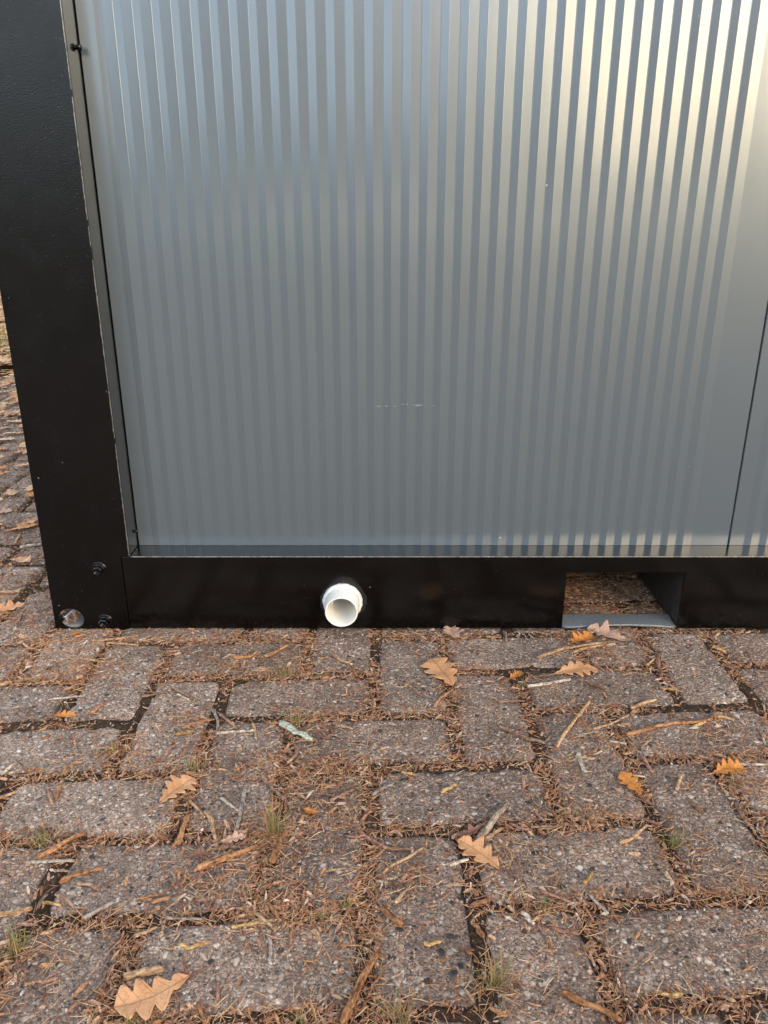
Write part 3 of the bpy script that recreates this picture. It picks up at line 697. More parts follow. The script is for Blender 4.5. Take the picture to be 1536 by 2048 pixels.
def brick_mesh(seed, nx=40, ny=20):
    L_, W_ = 2 * BW - JOINT, BW - JOINT
    off = Vector((seed * 13.1, seed * 7.7, seed * 3.3))
    v = []; f = []
    hx, hy = L_ / 2, W_ / 2
    # chipped corners and edges
    chips = [(rng.choice((-1, 1)) * hx * rng.uniform(.2, 1), rng.choice((-1, 1)) * hy * rng.uniform(.5, 1), rng.uniform(.006, .014)) for _ in range(5)]
    for j in range(ny + 1):
        for i in range(nx + 1):
            u, w = i / nx * 2 - 1, j / ny * 2 - 1
            # denser rows near the edge
            u = math.copysign(1 - (1 - abs(u)) ** 1.25, u); w = math.copysign(1 - (1 - abs(w)) ** 1.25, w)
            x, y = u * hx, w * hy
            ex, ey = hx - abs(x), hy - abs(y)
            wob = 0.0022 * noise.noise(Vector((x * 60, y * 60, 2)) + off)
            e = min(ex, ey)
            if ex < 0.02 and ey < 0.02:                                   # round corner
                e = 0.02 - math.hypot(0.02 - ex, 0.02 - ey)
            z = -0.0080 * max(0, 1 - max(e, 0) / (0.0095 + 0.005 * noise.noise(Vector((x * 30, y * 30, 9)) + off))) ** 2.0
            z += 0.0016 * noise.noise(Vector((x * 45, y * 45, 0)) + off) + 0.0011 * noise.noise(Vector((x * 150, y * 150, 0)) + off)
            for cx, cy, cr_ in chips:
                d = math.hypot(x - cx, y - cy) / cr_
                if d < 1 and e < 0.012: z -= 0.0045 * (1 - d * d)
            sx = 1 - (0.0012 + abs(wob)) / hx if ex < 1e-6 else 1
            sy = 1 - (0.0012 + abs(wob)) / hy if ey < 1e-6 else 1
            if e < 0:                                                   # pull the corner in
                k = (0.02 + e) / 0.02
                x -= math.copysign(0.35 * -e, x); y -= math.copysign(0.35 * -e, y)
            v.append((x * sx, y * sy, z))
    N = nx + 1
    for j in range(ny):
        for i in range(nx):
            f.append((j*N+i, j*N+i+1, (j+1)*N+i+1, (j+1)*N+i))
    ring = [i for i in range(N)] + [j*N+nx for j in range(1, ny+1)] + [ny*N+i for i in range(nx-1, -1, -1)] + [j*N for j in range(ny-1, 0, -1)]
    n0 = len(v)
    for k in ring:
        x, y, z = v[k]
        v.append((x * 1.004, y * 1.008, -0.045))
    m_ = len(ring)
    for i in range(m_):
        a, b = ring[i], ring[(i+1) % m_]
        f.append((a, n0 + i, n0 + (i+1) % m_, b))
    me = mesh('paver', v, f)
    me.materials.append(M['paver'])
    me.polygons.foreach_set('use_smooth', [True] * len(me.polygons))
    return me
BRICKS = [brick_mesh(i + 1) for i in range(9)]

seen = {}
for r_ in range(-90, 92):
    for c_ in range(-90, 92):
        b = brick_of(c_ + 0.5, r_ + 0.5)
        x, y = cr2xy(b[0], b[1])
        if -6.5 < x < 6.5 and -6.0 < y < VERGE_Y - 0.06: seen[b] = (x, y)
near, rest = [], []
for b, (x, y) in seen.items():
    front = 0.33 < y < 1.45 and abs(x) < 0.34 + 0.30 * y
    left = y >= 1.05 and -0.545 * y - 0.12 < x < -0.40 * y - 0.02
    if front or left: near.append((math.hypot(x, y), b, x, y))
    else: rest.append((b, x, y))
near.sort()
rest += [(b, x, y) for _, b, x, y in near[300:]]
near = near[:300]
aH = math.atan2(-RA, -RB) ; aH = math.atan2(RA, -RB)
aV = math.atan2(-CB, CA)
for i, (_, b, x, y) in enumerate(near):
    o = bpy.data.objects.new('paver', BRICKS[rng.randrange(9)])
    COL.objects.link(o); o.parent = pav
    o.location = (x + rng.uniform(-.0015, .0015), y + rng.uniform(-.0015, .0015), rng.uniform(-.0022, .0008))
    yaw = (aH if b[2] else math.pi / 2 - aV * -1) + rng.choice((0, math.pi)) + R(rng.uniform(-.6, .6))
    o.rotation_euler = (R(rng.uniform(-.5, .5)), R(rng.uniform(-.3, .3)), yaw)
mb = MB()
for b, x, y in rest:
    hx, hy = (BW - JOINT / 2, BW / 2 - JOINT / 2) if b[2] else (BW / 2 - JOINT / 2, BW - JOINT / 2)
    zt = rng.uniform(-.002, .001); ca, sa = math.cos(aH), math.sin(aH)
    ring = []
    for s_, z in ((1.0, -0.03), (1.0, zt - 0.006), (0.94, zt)):
        for sx, sy in ((-1,-1),(1,-1),(1,1),(-1,1)):
            px, py = sx * (hx - (1 - s_) * 0.08), sy * (hy - (1 - s_) * 0.08)
            ring.append((x + px * ca - py * sa, y + px * sa + py * ca, z))
    mb.add(ring, [(0,1,5,4),(1,2,6,5),(2,3,7,6),(3,0,4,7),(4,5,9,8),(5,6,10,9),(6,7,11,10),(7,4,8,11),(8,9,10,11)])
pr_ = obj('paver', mb.mesh('paver_field', False), M['paver'], pav)
tag(pr_, kind='stuff')

# verge beyond the paving
def verge_mesh():
    v = []; st = 0.12; nx, ny = 130, 90
    for j in range(ny + 1):
        for i in range(nx + 1):
            x, y = -12 + i * st, VERGE_Y + j * st
            v.append((x, y, 0.005 + 0.03 * noise.noise((x * 1.5, y * 1.5, 0)) * min(1, (y - VERGE_Y) / .5) + 0.012 * noise.noise((x * 7, y * 7, 3))))
    N = nx + 1
    return mesh('verge', v, [(j*N+i, j*N+i+1, (j+1)*N+i+1, (j+1)*N+i) for j in range(ny) for i in range(nx)])
vg = obj('verge', verge_mesh(), M['ground'], smooth=True)
tag(vg, kind='structure')

# ------------------------------------------------------------------ the container
X0, X1 = -0.556, 2.718          # outer width
XI0, XI1 = -0.4165, 2.5785      # inner edges of the corner posts
RX0, RX1 = -0.4310, 2.5930      # ends of the bottom rail
ZR = 0.1347                     # top of bottom rail
ZT = 2.50
DEPTH = 2.20
BASE = Vector((0.5 * (X0 + X1), D, 0))
cont = empty('storage_container', BASE)
tag(cont, 'black framed container with grey ribbed wall panels standing on the pavers', 'container')
def part(name, mb_or_me, m, parent=cont, smooth=False, bev=None, seg=2):
    me = mb_or_me.mesh(name) if isinstance(mb_or_me, MB) else mb_or_me
    me.transform(Matrix.Translation(-BASE))
    o = obj(name, me, M[m], parent, smooth=smooth)
    if bev: bevel(o, bev, seg)
    return o

def corner_post(xo, xi, rx, lab):
    s = 1 if xi > xo else -1
    mb = MB()
    z0 = 0.0015
    outer = [(xo, z0), (rx, z0), (rx, ZR), (xi, ZR), (xi, ZT), (xo, ZT)]
    hole = circle(xo + s * 0.0287, 0.0205, 0.0212, 44, 0.0190)
    if s < 0: outer = outer[::-1]
    mb.plate(outer, [hole], 'xz', D, D + 0.005)
    a, b = sorted((xi - s * 0.005, xi))
    yo = [(D + 0.005, z0), (D + 0.14, z0), (D + 0.14, ZT), (D + 0.005, ZT)]
    xs = sorted((xo, xo + s * 0.005))
    mb.plate(yo, [circle(D + 0.045, 0.024, 0.030, 36, 0.020)], 'yz', xs[0], xs[1])  # outer side
    xs = sorted((xo + s * 0.005, xi - s * 0.005))
    mb.box((xs[0], D + 0.135, z0), (xs[1], D + 0.14, ZT))
    p = part('corner_post', mb, 'post', bev=0.0016)
    p['label'] = lab
    q = MB(); q.box((a, D + 0.005, ZR + 0.0005), (b, D + 0.14, ZT - 0.001)); part('inner_flange', q, 'gloss', p)
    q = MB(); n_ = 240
    for k in range(n_):                                                              # worn paint and edge glint, coloured in along the inner arris
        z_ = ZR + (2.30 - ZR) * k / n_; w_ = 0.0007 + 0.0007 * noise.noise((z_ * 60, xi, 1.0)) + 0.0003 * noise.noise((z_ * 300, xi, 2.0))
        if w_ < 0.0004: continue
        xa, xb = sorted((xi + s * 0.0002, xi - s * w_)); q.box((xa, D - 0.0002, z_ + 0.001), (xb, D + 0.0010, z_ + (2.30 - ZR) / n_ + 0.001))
    part('edge_wear_glint', q, 'edge', p)['kind'] = 'stuff'
    q = MB(); q.box((xs[0] - 0.0005, D + 0.0055, 0.002), (xs[1], D + 0.134, 0.0065))
    bp = part('base_plate', q, 'sky_grey', p)
    q = MB()
    for k in range(2):
        xx = xo + s * (0.041 + 0.0045 * k)
        q.box((xx, D + 0.016, 0.0064), (xx + 0.0018, D + 0.030, 0.0072))
    part('slot_mark', q, 'seam', p)
    return p
lp = corner_post(X0, XI0, RX0, 'black left corner post with a round hole and two bolts at its foot')
rp = corner_post(X1, XI1, RX1, 'black right corner post')

def bolt_mesh(cx, cz, rot):
    mb = MB()
    y = D
    mb.lathe_y([(0.0001, y - 0.0022), (0.0118, y - 0.0022), (0.0132, y - 0.0014), (0.0132, y + 0.001)], cx, cz, 32)
    n = 6
    hexr = 0.0084
    mb.lathe_y([(0.0096, y - 0.0022), (0.0096, y - 0.0040), (hexr, y - 0.0044)], cx, cz, 24)
    prof = [(hexr, y - 0.0042), (hexr, y - 0.0100), (hexr * 0.82, y - 0.0112), (0.0044, y - 0.0112), (0.0038, y - 0.0075), (0.0001, y - 0.0072)]
    v = []; f = []
    for j, (r, yy) in enumerate(prof):
        for i in range(12):
            a = 2 * math.pi * i / 12 + rot
            rr = r * (1 if (i % 2 == 0 or j > 2) else 0.875)
            v.append((cx + rr * math.cos(a), yy, cz + rr * math.sin(a)))
    for j in range(len(prof) - 1):
        for i in range(12):
            a, b = j*12+i, j*12+(i+1) % 12
            f.append((a, b, b + 12, a + 12))
    mb.add(v, f)
    return mb
for cz, cx, rot in ((0.1125, -0.4690, 0.3), (0.0165, -0.4707, 0.9)):
    part('bolt', bolt_mesh(cx, cz, rot), 'rail', lp, bev=0.0005, seg=1)
def screw(x, y, z, r, l):
    mb = MB(); v = []; f = []
    prof = [(r * 0.6, 0.0), (r * 0.6, l * 0.3), (r, l * 0.32), (r * 0.95, l * 0.8), (r * 0.4, l), (0.0001, l)]
    for rr, xx in prof:
        for i in range(12):
            a = 2 * math.pi * i / 12
            v.append((x + xx, y + rr * math.cos(a), z + rr * math.sin(a)))
    for j in range(len(prof) - 1):
        for i in range(12): f.append((j*12+i, j*12+(i+1) % 12, (j+1)*12+(i+1) % 12, (j+1)*12+i))
    mb.add(v, f); return mb
part('screw', screw(XI0, D + 0.037, 0.868, 0.0048, 0.008), 'rail', lp, smooth=True)
part('screw', screw(XI0, D + 0.041, 0.163, 0.003, 0.005), 'rail', lp, smooth=True)

# bottom rail with fork pockets and drain hole
PK = [(0.3015, 0.4965), (X0 + X1 - 0.4965, X0 + X1 - 0.3015)]
PIPE_X, PIPE_Z, PIPE_R = -0.0692, 0.0535, 0.0268
mb = MB()
za = 0.0025
out = [(RX0 + 0.0012, za)]
for a, b in PK: out += [(a, za), (a, 0.106), (b, 0.106), (b, za)]
out += [(RX1 - 0.0012, za), (RX1 - 0.0012, ZR), (XI1 - 0.0008, ZR), (XI0 + 0.0008, ZR), (RX0 + 0.0012, ZR)]
out = [(x, z if z != ZR or XI0 <= x <= XI1 else ZR - 0.0012) for x, z in out]
mb.plate(out, [circle(PIPE_X, PIPE_Z, PIPE_R + 0.002, 40)], 'xz', D, D + 0.0045)
rail = part('bottom_rail', mb, 'rail', bev=0.0016, seg=3)
mb = MB(); mb.box((XI0 + 0.001, D + 0.0030, ZR - 0.0046), (XI1 - 0.001, YP + 0.05, ZR - 0.0006))
part('rail_ledge', mb, 'ledge', rail)
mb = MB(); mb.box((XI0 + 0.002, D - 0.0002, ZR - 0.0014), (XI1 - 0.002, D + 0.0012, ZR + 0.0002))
part('edge_wear_glint', mb, 'edge', rail, bev=0.0004)  # highlight of the front edge drawn as a pale strip
mb = MB()
xs = [RX0 + 0.01] + [v for p in PK for v in (p[0] - 0.006, p[1] + 0.006)] + [RX1 - 0.01]
for i in range(0, len(xs), 2): mb.box((xs[i], D + 0.005, 0.003), (xs[i+1], D + 0.05, 0.007))
part('bottom_flange', mb, 'rail', rail)
for a, b in PK:
    mb = MB()
    mb.box((a - 0.005, D + 0.0050, 0.002), (a - 0.001, D + DEPTH - 0.1, 0.111))
    mb.box((b + 0.001, D + 0.0050, 0.002), (b + 0.005, D + DEPTH - 0.1, 0.111))
    mb.box((a - 0.001, D + 0.0050, 0.107), (b + 0.001, D + DEPTH - 0.1, 0.111))
    part('fork_pocket', mb, 'pocket', rail)
    # bowed strip across the foot of the pocket
    v = []; f = []; n = 24
    for i in range(n + 1):
        t = i / n; x = a + 0.0008 + (b - a - 0.0016) * t
        bow = 0.0046 * max(0, math.sin(math.pi * min(1, max(0, t * 1.12 - 0.10)))) ** 0.8
        e = min(t, 1 - t); rd = 0.004 * max(0, 1 - e / 0.03) ** 2
        for yy, zz in ((D + 0.0005 + rd, 0.0016 + bow), (D + 0.0005 + rd, 0.0050 + bow), (D + 0.044, 0.0066), (D + 0.044, 0.0034)):
            v.append((x, yy, zz))
    for i in range(n):
        for k in range(4):
            p, q = i*4+k, i*4+(k+1) % 4
            f.append((p, q, q + 4, p + 4))
    f += [(0, 1, 2, 3), (n*4+3, n*4+2, n*4+1, n*4)]
    q = MB(); q.add(v, f)
    part('pocket_lip', q, 'sky_grey', rail, bev=0.0008, seg=2)

# drain pipe
mb = MB(); r = PIPE_R
mb.lathe_y([(r, D + 0.08), (r, D - 0.0392), (r - 0.0006, D - 0.0402), (r - 0.0020, D - 0.0402), (r - 0.0028, D - 0.0392), (r - 0.0030, D + 0.10), (r - 0.003, D + 0.22)], PIPE_X, PIPE_Z, 56)
pipe = part('drain_pipe', mb, 'pvc', smooth=True)
pipe['label'] = 'white plastic drain pipe stub with sealant ring'
# curved wall of the elbow inside
v = []; f = []; n = 20
for j in range(9):
    a = j / 8 * math.pi / 2
    for i in range(n):
        b = 2 * math.pi * i / n
        yy = D + 0.07 + math.sin(a) * (0.05 + (r - 0.004) * math.sin(b)); zz = PIPE_Z + 0.05 - math.cos(a) * 0.05 - math.cos(a) * (r - .004) * math.sin(b)
        v.append((PIPE_X + (r - 0.004) * math.cos(b), yy, zz))
for j in range(8):
    for i in range(n): f.append((j*n+i, j*n+(i+1) % n, (j+1)*n+(i+1) % n, (j+1)*n+i))
q = MB(); q.add(v, f); part('elbow', q, 'pvc', pipe, smooth=True)
def jit(a, j): return (0.0012 * noise.noise((math.cos(a) * 2.5, math.sin(a) * 2.5, j * 0.7)) + 0.0014 * noise.noise((math.cos(a) * 12, math.sin(a) * 12, j * 1.3))) if j < 6 else 0
mb = MB(); mb.lathe_y([(0.0328, D - 0.0002), (0.0333, D - 0.0035), (0.0322, D - 0.0062), (0.0305, D - 0.0075), (0.0288, D - 0.0078), (0.0276, D - 0.0070), (0.0262, D - 0.0050)], PIPE_X, PIPE_Z, 64, jit)
part('sealant_ring', mb, 'sealant', pipe, smooth=True)
def jit2(a, j): return 0.0030 * noise.noise((math.cos(a) * 5 + 4, math.sin(a) * 5, 0.5)) + 0.003 * max(0, math.cos(a - 0.3)) if j == 0 else 0
mb = MB(); mb.lathe_y([(0.0365, D - 0.0003), (0.0325, D - 0.0010)], PIPE_X, PIPE_Z, 64, jit2)
part('sealant_smear', mb, 'film', pipe, smooth=True)
mb = MB(); mb.add([(PIPE_X - 0.0125, D - 0.0405, PIPE_Z + 0.0225), (PIPE_X - 0.0160, D - 0.0415, PIPE_Z + 0.0140), (PIPE_X - 0.0145, D - 0.0405, PIPE_Z + 0.0140), (PIPE_X - 0.0135, D - 0.0380, PIPE_Z + 0.0225)], [(0, 1, 2), (0, 2, 3), (0, 3, 1), (1, 3, 2)])
part('burr', mb, 'pvc', pipe)

# ribbed wall panels
PW = 0.9985
PITCH, NR, WA = 0.02603, 35, 0.0146
RIB_D = 0.0015
def panel_mesh(x0):
    """front sheet: shallow zigzag ribs between flat margins, a small bead along every groove"""
    dep = RIB_D
    prof = [(0.0, 0.012), (0.0004, dep + 0.001), (0.0014, dep)]
    x = 0.0245
    prof.append((x, dep))
    for k in range(NR):
        wb = PITCH - WA
        prof.append((x + wb - 0.0004, 0.0001)); prof.append((x + wb, 0.0)); prof.append((x + wb + 0.0004, 0.00006))
        xe = x + PITCH
        if k < NR - 1: prof += [(xe - 0.0006, dep), (xe - 0.00025, dep - 0.00022), (xe + 0.00025, dep - 0.00022), (xe + 0.0006, dep)]
        else: prof.append((xe, dep))
        x = xe
    prof += [(PW - 0.0014, dep), (PW - 0.0004, dep + 0.001), (PW, 0.012)]
    n = len(prof)
    zs = [ZR - 0.0002, 2.36]
    v = [(x0 + p[0], YP - dep + p[1], z) for z in zs for p in prof]
    f = [(i, i + 1, n + i + 1, n + i) for i in range(n - 1)]
    k = len(v)
    v += [(x0, YP + 0.04, zs[0]), (x0 + PW, YP + 0.04, zs[0]), (x0, YP + 0.04, zs[1]), (x0 + PW, YP + 0.04, zs[1])]
    f += [(k, k + 2, k + 3, k + 1), (0, n, k + 2, k), (n - 1, k + 1, k + 3, 2 * n - 1)]
    return mesh('wall_panel', v, f)
panels = []
x = XI0 + 0.0007
for i in range(3):
    p = part('wall_panel', panel_mesh(x), 'panel')
    panels.append(p)
    if i < 2:
        mb = MB(); mb.box((x + PW + 0.0002, YP + 0.004, ZR), (x + PW + 0.0013, YP + 0.02, 2.36))
        part('panel_seam', mb, 'seam')
    x += PW + 0.0015
panels[0]['label'] = 'grey ribbed wall panel beside the left corner post'
# scuff across the first panel: flakes of lifted paint
sc_ = random.Random(3)
mb = MB()
for (xx, zz, w, h) in ((-0.0195, 0.3725, .002, .0012), (-0.0085, 0.3735, .010, .0012), (0.003, 0.3738, .006, .0014), (0.016, 0.3735, .007, .0012), (0.030, 0.3765, .004, .001), (0.036, 0.3772, .005, .0016),
                       (0.047, 0.3762, .006, .0012), (0.056, 0.3758, .013, .0026), (0.078, 0.3752, .006, .0016), (-0.094, 0.352, .003, .001), (-0.100, 0.3445, .002, .001), (0.103, 0.366, .0015, .001), (-0.013, 0.398, .0015, .0012)):
    for _ in range(3):
        a = xx + sc_.uniform(-.2, .2) * w; b = zz + sc_.uniform(-.5, .5) * h
        y = YP - RIB_D - 0.0002
        mb.add([(a - w * sc_.uniform(.3, .6), y, b), (a, y - 0.0002, b - h * sc_.uniform(.2, .6)), (a + w * sc_.uniform(.3, .6), y, b + h * .2), (a, y - 0.0002, b + h * sc_.uniform(.2, .6)), (a, y + 0.0017, b)],
               [(0, 1, 3), (1, 2, 3), (0, 4, 1), (1, 4, 2), (2, 4, 3), (3, 4, 0)])
part('scratch', mb, 'scratch', panels[0])['kind'] = 'stuff'

# the rest of the body, out of view
mb = MB(); mb.box((XI0 + 0.001, D, 2.362), (XI1 - 0.001, D + 0.12, ZT - 0.003)); part('top_rail', mb, 'rail', bev=0.002)
mb = MB(); mb.box((X0 + 0.02, D + 0.142, 0.125), (X0 + 0.06, D + DEPTH - 0.02, 2.40)); part('side_wall', mb, 'panel')
mb = MB(); mb.box((X1 - 0.06, D + 0.142, 0.125), (X1 - 0.02, D + DEPTH - 0.02, 2.40)); part('side_wall', mb, 'panel')
mb = MB(); mb.box((X0 + 0.062, D + DEPTH - 0.06, 0.125), (X1 - 0.062, D + DEPTH - 0.02, 2.40)); part('back_wall', mb, 'panel')
mb = MB(); mb.box((X0 + 0.062, YP + 0.052, 0.115), (X1 - 0.062, D + DEPTH - 0.062, 0.124)); part('floor_plate', mb, 'rail')
mb = MB(); mb.box((X0 + 0.01, D + 0.145, 2.402), (X1 - 0.01, D + DEPTH, ZT)); part('roof', mb, 'rail', bev=0.01)
for xx in (X0 + 0.001, X1 - 0.019):
    mb = MB(); mb.box((xx, D + 0.142, 0.004), (xx + 0.018, D + DEPTH - 0.02, 0.123)); part('side_rail', mb, 'rail')
mb = MB(); mb.box((X0 + 0.02, D + DEPTH - 0.019, 0.004), (X1 - 0.02, D + DEPTH, 0.123)); part('back_rail', mb, 'rail')

# ------------------------------------------------------------------ oak leaves
def leaf_shape(var):
    q = random.Random(100 + var)
    n = q.choice((4, 4, 5)); ph = [q.uniform(-.15, .15), q.uniform(-.15, .15) + 0.12]
    deep = q.uniform(.52, .66); peak = q.uniform(.52, .66)
    amp = [[q.uniform(.75, 1.12) for _ in range(n + 2)] for _ in range(2)]
    def width(t, side):
        env = (math.sin(math.pi * min(1, t ** (math.log(.5) / math.log(peak)))) + 1e-6) ** 0.72
        env = max(env, 0.55 * max(0, (1 - abs(t - .93) / .07)))
        u = t * n + ph[side]; k = int(math.floor(u)) + 1
        lobe = (0.5 - 0.5 * math.cos(2 * math.pi * u))
        lobe = lobe ** 0.5
        return env * ((1 - deep) + deep * lobe) * amp[side][max(0, min(n + 1, k))] * 0.5
    return width

def make_leaf(base, tip, ratio, colour, curl, var, label, cat_group=None, rr=None):
    q = rr or random.Random(var * 31 + int(base[0] * 10) + 5000)
    bx, by = base[0] / 1000, base[1] / 1000
    tx, ty = tip[0] / 1000, tip[1] / 1000
    Ln = math.hypot(tx - bx, ty - by); ang = math.atan2(ty - by, tx - bx)
    width = leaf_shape(var)
    NT, NS = 46, 5
    off = Vector((q.uniform(0, 50), q.uniform(0, 50), 0))
    v = []; uvs = []; f = []
    cols = [-1, -.8, -.55, -.28, 0, .28, .55, .8, 1]
    side_bend = q.uniform(-.10, .10)
    tilt = q.uniform(-.5, .5)
    for i in range(NT + 1):
        t = i / NT
        for s in cols:
            w = width(t, 0 if s < 0 else 1)
            y = s * w * Ln * ratio * 1.05
            x = t * Ln + abs(s) * w * Ln * 0.22 * (1 - t)
            y += side_bend * Ln * math.sin(math.pi * t)
            aw = abs(s) * w * 2
            z = curl * Ln * (0.34 * aw * aw * (1 + tilt * (1 if s > 0 else -1)) + 0.42 * (t - .45) ** 2)
            z += Ln * (0.03 + 0.10 * curl) * noise.noise(Vector((x / Ln * 3.5, y / Ln * 5.0, 0)) + off)
            z -= 0.0010 * math.exp(-(s * w * 9) ** 2)
            v.append([x - Ln / 2, y, z]); uvs.append((s * w * 2, t))
    nc = len(cols)
    for i in range(NT):
        for j in range(nc - 1):
            f.append((i*nc+j, (i+1)*nc+j, (i+1)*nc+j+1, i*nc+j+1))
    zmin = sorted(p[2] for p in v)[len(v) // 12]
    for p in v: p[2] = max(p[2] - zmin, -0.001) + 0.0036
    me = mesh('oak_leaf', [tuple(p) for p in v], f)
    uvl = me.uv_layers.new(name='leaf')
    for lp_ in me.loops: uvl.data[lp_.index].uv = uvs[lp_.vertex_index]
    o = obj('oak_leaf', me, M['l_' + colour], None, ((bx + tx) / 2, (by + ty) / 2, 0.0), True)
    o.rotation_euler = (0, 0, ang)
    s_ = o.modifiers.new('thickness', 'SOLIDIFY'); s_.thickness = 0.0004; s_.offset = 0
    # stalk
    mid0 = v[4]
    pts = [Vector((mid0[0] + 0.004, mid0[1], mid0[2])), Vector((mid0[0] - 0.02 * Ln / .06, mid0[1] + q.uniform(-.003, .003), max(0.001, mid0[2] - .0005)))]
    mb = MB(); tube(mb, pts, [0.0006, 0.0009], 5)
    obj('stalk', mb.mesh('stalk'), M['red'], o, smooth=True)
    tag(o, label, 'leaf', cat_group)
    return o

def tube(mb, pts, rad, n=6, flat=1.0, jitter=0.0, q=None, caps=True, up=Vector((0, 0, 1))):
    v = []; f = []
    m = len(pts)
    for k, p in enumerate(pts):
        d = (pts[min(k + 1, m - 1)] - pts[max(k - 1, 0)]).normalized()
        sd = d.cross(up)
        if sd.length < 1e-4: sd = d.cross(Vector((1, 0, 0)))
        sd.normalize(); uu = sd.cross(d)
        for i in range(n):
            a = 2 * math.pi * i / n
            rr = rad[k] * (1 + (jitter * q.uniform(-1, 1) if q else 0))
            v.append(tuple(p + sd * (rr * math.cos(a)) + uu * (rr * flat * math.sin(a))))
    for k in range(m - 1):
        for i in range(n):
            a, b = k*n+i, k*n+(i+1) % n
            f.append((a, b, b + n, a + n))
    if caps:
        f.append(tuple(range(n - 1, -1, -1))); f.append(tuple((m-1)*n + i for i in range(n)))
    mb.add(v, f)

for (b, t, ratio, colour, curl, var, label) in LEAVES:
    if label: make_leaf(b, t, ratio, colour, curl, var, label, 'oak leaves fallen on the pavers')
    else: make_leaf(b, t, ratio, colour, curl, var, 'tan fallen oak leaf on the far paving left of the corner post', 'small far leaves left of the post')

# ------------------------------------------------------------------ twigs
def make_twig(co, wid, colour, kind, label, q, group):
    P = [Vector((co[i] / 1000, co[i+1] / 1000, 0)) for i in range(0, len(co), 2)]
    c = sum(P, Vector()) / len(P)
    ln = sum((P[i+1] - P[i]).length for i in range(len(P) - 1))
    ang = math.atan2(P[-1].y - P[0].y, P[-1].x - P[0].x)
    rt = Matrix.Rotation(-ang, 3, 'Z')
    L_ = [rt @ (p - c) for p in P]
    r = wid / 1950
    n = max(6, min(26, int(ln / max(r, .001) * 0.9)))
    pts = []; rad = []
    flat = 1.0 if kind == 'twig' else q.uniform(.40, .7)
    lift = q.uniform(0, 0.6) * r if kind == 'twig' else 0
    ph = q.uniform(0, 100)
    for k in range(n + 1):
        u = k / n * (len(L_) - 1); i = min(int(u), len(L_) - 2); w = u - i
        # Catmull-Rom through the measured points
        p0, p1, p2, p3 = L_[max(i-1, 0)], L_[i], L_[i+1], L_[min(i+2, len(L_)-1)]
        p = 0.5 * ((2*p1) + (p2-p0)*w + (2*p0-5*p1+4*p2-p3)*w*w + (3*p1-p0-3*p2+p3)*w*w*w)
        t = k / n
        wob = 0.55 if kind == 'bark' else 0.35
        p = p + Vector((0, r * wob * noise.noise((t * 5, ph, 0)), 0))
        p.z = r * flat * 0.95 + lift * (0.5 + noise.noise((t * 3, ph, 7))) + (0.8 * r * max(0, noise.noise((t * 2.0, ph, 3))) if kind == 'bark' else 0)
        rr = r * (1.08 - 0.30 * t)
        if kind == 'bark': rr *= 1 + 0.34 * noise.noise((t * 6, ph, 2)) + 0.16 * noise.noise((t * 17, ph, 4))
        else: rr *= 1 + 0.16 * noise.noise((t * 9, ph, 2)) + 0.22 * max(0, noise.noise((t * 13, ph, 9)) - .25) * 2
        if k in (0, n): rr *= 0.72
        pts.append(p); rad.append(max(rr, r * .3))
    mb = MB()
    tube(mb, pts, rad, 9 if kind == 'twig' else 8, flat, 0.13 if kind == 'twig' else 0.30, q)
    if kind == 'twig' and ln > 0.035 and q.random() < .75 and colour not in ('yellow', 'pale'):      # a bud or side stub
        k = q.randrange(n // 3, n); d = Vector((0.4 * q.choice((-1, 1)), q.choice((-1, 1)), 0.25)).normalized()
        tube(mb, [pts[k], pts[k] + d * r * 2.2, pts[k] + d * r * 3.0], [r * .55, r * .5, r * .25], 6, 1, .15, q)
    zs = min(vv[2] for vv in mb.v)
    mb.v = [(a, b, z - zs + 0.0002) for a, b, z in mb.v]
    zz = -0.0006
    if ln < 0.02: zz = top_z(c.x, c.y)
    o = obj('twig' if kind == 'twig' else 'bark_piece', mb.mesh('twig'), M[colour], None, (c.x, c.y, zz), True)
    o.rotation_euler = (0, 0, ang)
    tag(o, label, 'twig' if kind == 'twig' else 'bark', group)
    return o

q = random.Random(21)
for (co, w, colour, kind, label) in TWIGS:
    make_twig(co, w, colour, kind, label or 'small bark and twig fragment among the litter in the paver joints', q,
              'twigs and bark lying on the pavers' if label else 'small twig fragments on the pavers')

def visible(x, y):
    if y < D + 0.0: return 0.40 < y and abs(x) < 0.18 + 0.36 * y
    return False
def patch(x, y):
    return noise.noise((x * 7.0, y * 7.0, 11.0))
def sample(qr, jw, bw, clump=1.0):
    """a place on the paving, likelier in joints and in drifts"""
    while True:
        y = qr.uniform(0.42, D - 0.002)
        x = qr.uniform(-1, 1) * (0.22 + 0.36 * y)
        e = brick_edge(x, y)
        w = jw if e < 0.003 else (0.45 * jw if e < 0.009 else bw * (1.8 if e < 0.02 else 1.0))
        w *= max(0.10, 1 + clump * 1.9 * patch(x, y))
        if y > D - 0.045: w *= 2.6
        if qr.random() < w: return x, y, e
cols_ = ['orange', 'brown', 'red', 'tan', 'brown', 'orange', 'redbark', 'redbark', 'brown', 'red']
q = random.Random(5)
for i in range(150):
    x, y, e = sample(q, .9, .10)
    a = q.uniform(0, math.pi); ln = q.uniform(6, 24); w = q.uniform(1.6, 4.0)
    dx, dy = math.cos(a) * ln / 2, math.sin(a) * ln / 2
    make_twig([x*1000 - dx, y*1000 - dy, x*1000 + q.uniform(-1, 1), y*1000 + q.uniform(-1, 1), x*1000 + dx, y*1000 + dy], w, q.choice(cols_), q.choice(('bark', 'bark', 'twig')),
              'small bark and twig fragment among the litter in the paver joints', q, 'small twig fragments on the pavers')

